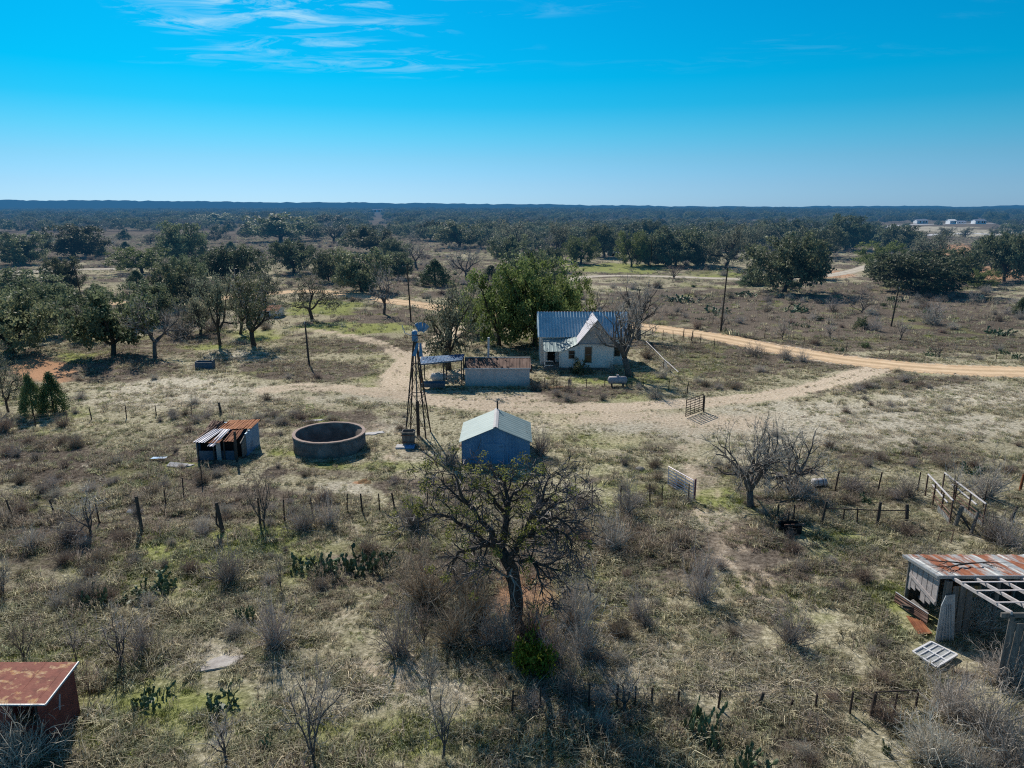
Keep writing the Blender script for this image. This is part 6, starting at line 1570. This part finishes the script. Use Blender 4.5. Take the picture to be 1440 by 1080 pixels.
# ------------------------------------------------------------------ ground cover nobody could count: grass, weeds, far wood
def scatter(name, label, P, rot, scl, idx, protos, kind='stuff'):
    """one object whose points carry copies of a few small plants"""
    src = bpy.data.collections.new(name + '_kinds')
    for k, me in enumerate(protos):
        ob = bpy.data.objects.new('%s_%02d' % (name, k), me); src.objects.link(ob)
    me = bpy.data.meshes.new(name); me.vertices.add(len(P)); me.vertices.foreach_set('co', np.asarray(P, dtype=np.float32).ravel())
    for nm, ty, arr in (('turn', 'FLOAT', rot), ('size', 'FLOAT', scl), ('sort', 'INT', idx)):
        a = me.attributes.new(nm, ty, 'POINT'); a.data.foreach_set('value', np.asarray(arr, dtype=np.float32 if ty == 'FLOAT' else np.int32))
    me.update(); o = put(name, me); tag(o, label, kind=kind)
    g = bpy.data.node_groups.new(name, 'GeometryNodeTree')
    g.interface.new_socket('Geometry', in_out='INPUT', socket_type='NodeSocketGeometry'); g.interface.new_socket('Geometry', in_out='OUTPUT', socket_type='NodeSocketGeometry')
    gi, go = g.nodes.new('NodeGroupInput'), g.nodes.new('NodeGroupOutput')
    ci = g.nodes.new('GeometryNodeCollectionInfo'); ci.inputs['Collection'].default_value = src; ci.inputs['Separate Children'].default_value = True; ci.inputs['Reset Children'].default_value = True
    ip = g.nodes.new('GeometryNodeInstanceOnPoints'); ip.inputs['Pick Instance'].default_value = True
    at = {}
    for nm, ty in (('turn', 'FLOAT'), ('size', 'FLOAT'), ('sort', 'INT')):
        n = g.nodes.new('GeometryNodeInputNamedAttribute'); n.data_type = ty; n.inputs['Name'].default_value = nm; at[nm] = n
    cx = g.nodes.new('ShaderNodeCombineXYZ'); g.links.new(at['turn'].outputs['Attribute'], cx.inputs['Z'])
    er = g.nodes.new('FunctionNodeEulerToRotation'); g.links.new(cx.outputs[0], er.inputs[0])
    g.links.new(gi.outputs[0], ip.inputs['Points']); g.links.new(ci.outputs[0], ip.inputs['Instance']); g.links.new(at['sort'].outputs['Attribute'], ip.inputs['Instance Index'])
    g.links.new(er.outputs[0], ip.inputs['Rotation']); g.links.new(at['size'].outputs['Attribute'], ip.inputs['Scale']); g.links.new(ip.outputs[0], go.inputs[0])
    md = o.modifiers.new('growth', 'NODES'); md.node_group = g
    return o


def tuft(seed, mat, n=26, H=.34, R=.16, w=.022, lean=.5, bend=.5):
    rs = random.Random(seed); V, F, T = [], [], []
    for i in range(n):
        a = rs.uniform(0, 6.283); r = R * math.sqrt(rs.random()); x, y = math.cos(a) * r, math.sin(a) * r
        b = rs.uniform(0, 6.283); l = rs.random() * lean; h = H * rs.uniform(.45, 1.1); dx, dy = math.cos(b) * l * h, math.sin(b) * l * h
        sx, sy = -math.sin(b + .6) * w / 2, math.cos(b + .6) * w / 2; k = len(V); t = rs.random()
        V += [(x - sx, y - sy, -.02), (x + sx, y + sy, -.02), (x + dx * .45 + sx * .8, y + dy * .45 + sy * .8, h * .62), (x + dx * .45 - sx * .8, y + dy * .45 - sy * .8, h * .62),
              (x + dx * (1 + bend) + sx * .2, y + dy * (1 + bend) + sy * .2, h * (1 - .25 * bend * l)), (x + dx * (1 + bend) - sx * .2, y + dy * (1 + bend) - sy * .2, h * (1 - .25 * bend * l))]
        F += [(k, k + 1, k + 2, k + 3), (k + 3, k + 2, k + 4, k + 5)]; T += [t, t]
    return mesh_np('tuft', V, F, [mat], tint=T)


def stalks(seed, mat, n=9, H=.6, R=.22, w=.016):
    """upright dry weeds with a few side twigs and seed heads"""
    rs = random.Random(seed); P = []
    for i in range(n):
        a = rs.uniform(0, 6.283); r = R * math.sqrt(rs.random()); b = Vector((math.cos(a) * r, math.sin(a) * r, -.02))
        pts, d = path(rs, b, Vector((rs.uniform(-.35, .35), rs.uniform(-.35, .35), 1)), H * rs.uniform(.6, 1.15), 3, .14, .03); P.append(pts)
        for k in range(3): q = pts[rs.randint(1, 3)]; p2, _ = path(rs, q, tilt(rs, d, .7), H * rs.uniform(.15, .35), 2, .2, .1); P.append(p2)
    return ribbons_mesh('weed', P, mat, w, rs)


# order: 0-2 straw, 3-4 pale, 5-7 weeds, 8-9 green
PROTO = [tuft(1, M['straw'], n=34, H=.20, R=.22, w=.026, lean=1.4, bend=.9), tuft(2, M['sage'], n=34, H=.18, R=.24, w=.026, lean=1.3, bend=.9), tuft(3, M['straw'], n=26, H=.30, R=.18, lean=1.0, bend=.8), tuft(4, M['palegrass'], n=34, H=.15, R=.27, w=.026, lean=1.8, bend=1.0), tuft(5, M['palegrass'], n=30, H=.2, R=.2, lean=1.5, bend=.9),
         stalks(6, M['weed'], H=.5), tuft(7, M['weed'], n=36, H=.22, R=.26, lean=1.3), tuft(8, M['weed'], n=30, H=.3, R=.22, lean=1.0), tuft(9, M['greengrass'], n=38, H=.13, R=.24, lean=1.1), tuft(10, M['sage'], n=36, H=.2, R=.22, lean=1.0)]


def spread(n, y0, y1, seed, power=2.0):
    rs = np.random.default_rng(seed)
    Y = (rs.uniform(0, 1, n) * (y1 ** power - y0 ** power) + y0 ** power) ** (1 / power)
    X = rs.uniform(-1, 1, n) * (Y * .735 + 6.5); return X, Y, rs


def free(X, Y, margin=.0):
    ok = np.ones(X.shape, bool)
    for x0, x1, y0, y1 in FOOT: ok &= ~((X > x0 - margin) & (X < x1 + margin) & (Y > y0 - margin) & (Y < y1 + margin))
    for x, y, r in CLEAR: ok &= (X - x) ** 2 + (Y - y) ** 2 > r * r
    return ok


def cover(name, label, n, y0, y1, seed, smin, smax, power=2.0):
    X, Y, rs = spread(n, y0, y1, seed, power)
    dirt, orange, dark, green, pale = fields(X, Y); bare_ = np.maximum(dirt, orange)
    keep = (rs.uniform(0, 1, n) > bare_ * 1.02) & free(X, Y) & (dist_line(X, Y, ROAD) > 3.1) & (dist_line(X, Y, FARDRIVE) > 3.2) & (dist_line(X, Y, LTRACK) > 4) & (rs.uniform(0, 1, n) > patches(X, Y, [(870, 378, 88, 8, .85)]))
    clump = vnoise(X * .6, Y, 1.1, 12, 2); keep &= clump * .6 + vnoise(X, Y, 5, 31) * .5 + rs.uniform(-.15, .15, n) > .50
    thick = np.clip(dark * .66 - pale * .3 + .02 + (vnoise(X, Y, 5, 14) - .5) * .8, .04, .9)
    u = rs.uniform(0, 1, n); pg = np.clip(green * .85 + .04, 0, .85); pp = np.clip(pale * .8 + .05, 0, .85)
    idx = rs.integers(0, 3, n)
    idx = np.where(u < pp, rs.integers(3, 5, n), idx)
    u2 = rs.uniform(0, 1, n); idx = np.where(u2 < thick * .8, rs.integers(5, 8, n), idx)
    u3 = rs.uniform(0, 1, n); idx = np.where(u3 < pg, rs.integers(8, 10, n), idx)
    sc = (smin + (smax - smin) * rs.uniform(0, 1, n) ** 1.8) * (.45 + 1.05 * clump) * (.6 + .8 * vnoise(X, Y, 6, 33)) * np.where(dark > .5, 1.15, 1.0) * np.where(bare_ > .15, .55, 1)
    P = np.stack([X, Y, np.zeros(n)], -1)[keep]
    return scatter(name, label, P, rs.uniform(0, 6.283, n)[keep], sc[keep], idx[keep], PROTO)


cover('grass', 'dry grey and straw grass with weeds over the near pasture', N_NEAR, 15.5, 48, 21, .5, 1.6, 1.7)
cover('grass', 'dry grass and weeds over the middle of the pasture', N_MID, 47, 112, 22, .45, 1.3, 1.6)
cover('grass', 'dry grass and low brush on the fields across the road', N_FAR, 110, 520, 23, 1.2, 2.8, 1.45)

# low brush and cactus dotted over the fields across the road
X, Y, rs = spread(2600, 84, 420, 31, 1.5); n = len(X)
dirt, orange, dark, green, pale = fields(X, Y); px, py = pix_np(X, Y)
keep = free(X, Y, 1) & (dist_line(X, Y, ROAD) > 5) & (dist_line(X, Y, DRIVE) > 5) & (dist_line(X, Y, FARDRIVE) > 4) & (dist_line(X, Y, LTRACK) > 4) & (dirt + orange < .2)
keep &= (vnoise(X, Y, 14, 17) > .46) & ~((px > 380) & (px < 620) & (py > 425) & (py < 520)) & ~((px > 790) & (px < 960) & (py > 365) & (py < 386)) & ~((px < 720) & (py > 470)) & ~((px > 700) & (px < 900) & (py > 455))
BR = [KIND['thorn'][0][0], KIND['thorn'][3][0], KIND['brown'][0][0], KIND['shrub'][0][0], KIND['pear'][2][0], KIND['tuftbush'][0][0]]
scatter('undergrowth', 'low grey brush and cactus scattered over the far fields', np.stack([X, Y, X * 0], -1)[keep], rs.uniform(0, 6.28, n)[keep], (rs.uniform(.35, .95, n))[keep], rs.choice([0, 0, 1, 2, 2, 3, 4, 4, 5], n)[keep], BR)

# weeds and brush too small to count in the pasture itself
X, Y, rs = spread(900, 18, 84, 37, 1.6); n = len(X); dirt, orange, dark, green, pale = fields(X, Y)
keep = free(X, Y, .6) & (dirt + orange < .15) & (dark + rs.uniform(-.3, .3, n) > .35)
scatter('undergrowth', 'low dry weeds and twiggy brush in the pasture', np.stack([X, Y, X * 0], -1)[keep], rs.uniform(0, 6.28, n)[keep], rs.uniform(.22, .5, n)[keep], rs.choice([0, 1, 2, 2, 5], n)[keep], BR)

# the far wood that reads as one mass
def farcrown(seed, R, H, mat, n=44, per=26, size=.42):
    rng = random.Random(seed); T = []
    for i in range(n):
        q = rvec(rng); q.z = abs(q.z) * rng.choice((1, 1, -.35)); k = rng.uniform(.7, 1.0); T.append(Vector((q.x * R * k, q.y * R * k, H * .45 + q.z * H * .52 * k)))
    return leaf_mesh('far_crown', T, per, R * .27, size, M[mat], seed, flat=.75, center=(0, 0, H * .3))


FARP = [farcrown(1, 5.5, 8, 'far_leaf'), farcrown(2, 6.5, 8.5, 'far_leaf'), farcrown(3, 4.5, 7, 'far_grey', per=18), farcrown(4, 5.5, 8, 'far_leaf', n=36), farcrown(5, 4.5, 7.5, 'far_grey', per=14, size=.34), farcrown(6, 2.6, 4.2, 'far_leaf', n=22, size=.3)]
X, Y, rs = spread(34000, 330, 4300, 41, 1.1); n = len(X); px, py = pix_np(X, Y)
dens = np.clip((vnoise(X, Y, 70, 19) * .55 + vnoise(X, Y, 260, 29) * .45 - .44) * 7, 0, 1) * np.clip((Y - 360) / 400, .03, 1)
dens = np.maximum(dens, np.clip((Y - 1100) / 900, 0, .8))
OPEN = [(150, 338, 170, 15, 1), (330, 330, 60, 12, .8), (440, 348, 70, 9, .9), (600, 365, 200, 16, .9), (1350, 330, 110, 12, 1), (1300, 322, 90, 9, 1), (1420, 320, 60, 6, 1), (545, 325, 12, 5, 1), (880, 370, 90, 14, 1), (1180, 395, 60, 14, 1), (1400, 345, 60, 12, .7)]
WOOD = [(930, 340, 290, 20, 1), (1120, 345, 120, 16, 1), (60, 322, 120, 5, .9), (700, 322, 120, 12, .8), (1130, 326, 90, 14, .9), (430, 318, 70, 9, .9)]
dens = np.maximum(dens, patches(X, Y, WOOD)) * (1 - patches(X, Y, OPEN))
keep = (rs.uniform(0, 1, n) < dens) & (dist_line(X, Y, WTRACK) > 16) & (dist_line(X, Y, FARDRIVE) > 8) & (dist_line(X, Y, LTRACK) > 7)
for bx, by in ((531, 298.5), (1297, 314.5), (1340, 315), (1352, 314.5), (1379, 315)):
    q = G(bx, by); keep &= ~((np.abs(X / Y - q.x / q.y) * q.y < (17 * q.y / 900 if bx > 1000 else 22)) & (Y > q.y * .33) & (Y < q.y + 25))
q = G(955, 367); keep &= ~((np.abs(X - q.x) < 30) & (Y > q.y - 90) & (Y < q.y + 18))
zz = np.where(Y > 900, (vnoise(X, Y, 700, 4) - .35) * np.clip((Y - 900) / 1500, 0, 1) * 14, 0.0)
scatter('woods', 'far oak woods merging into one mass towards the horizon', np.stack([X, Y, zz - .2], -1)[keep], rs.uniform(0, 6.28, n)[keep], ((.55 + np.where(Y < 1000, .75, 1.15) * rs.uniform(0, 1, n) ** 1.5) * np.where(Y > 1500, 1.1, 1))[keep], rs.choice([0, 0, 1, 1, 2, 3, 4, 5], n)[keep], FARP)
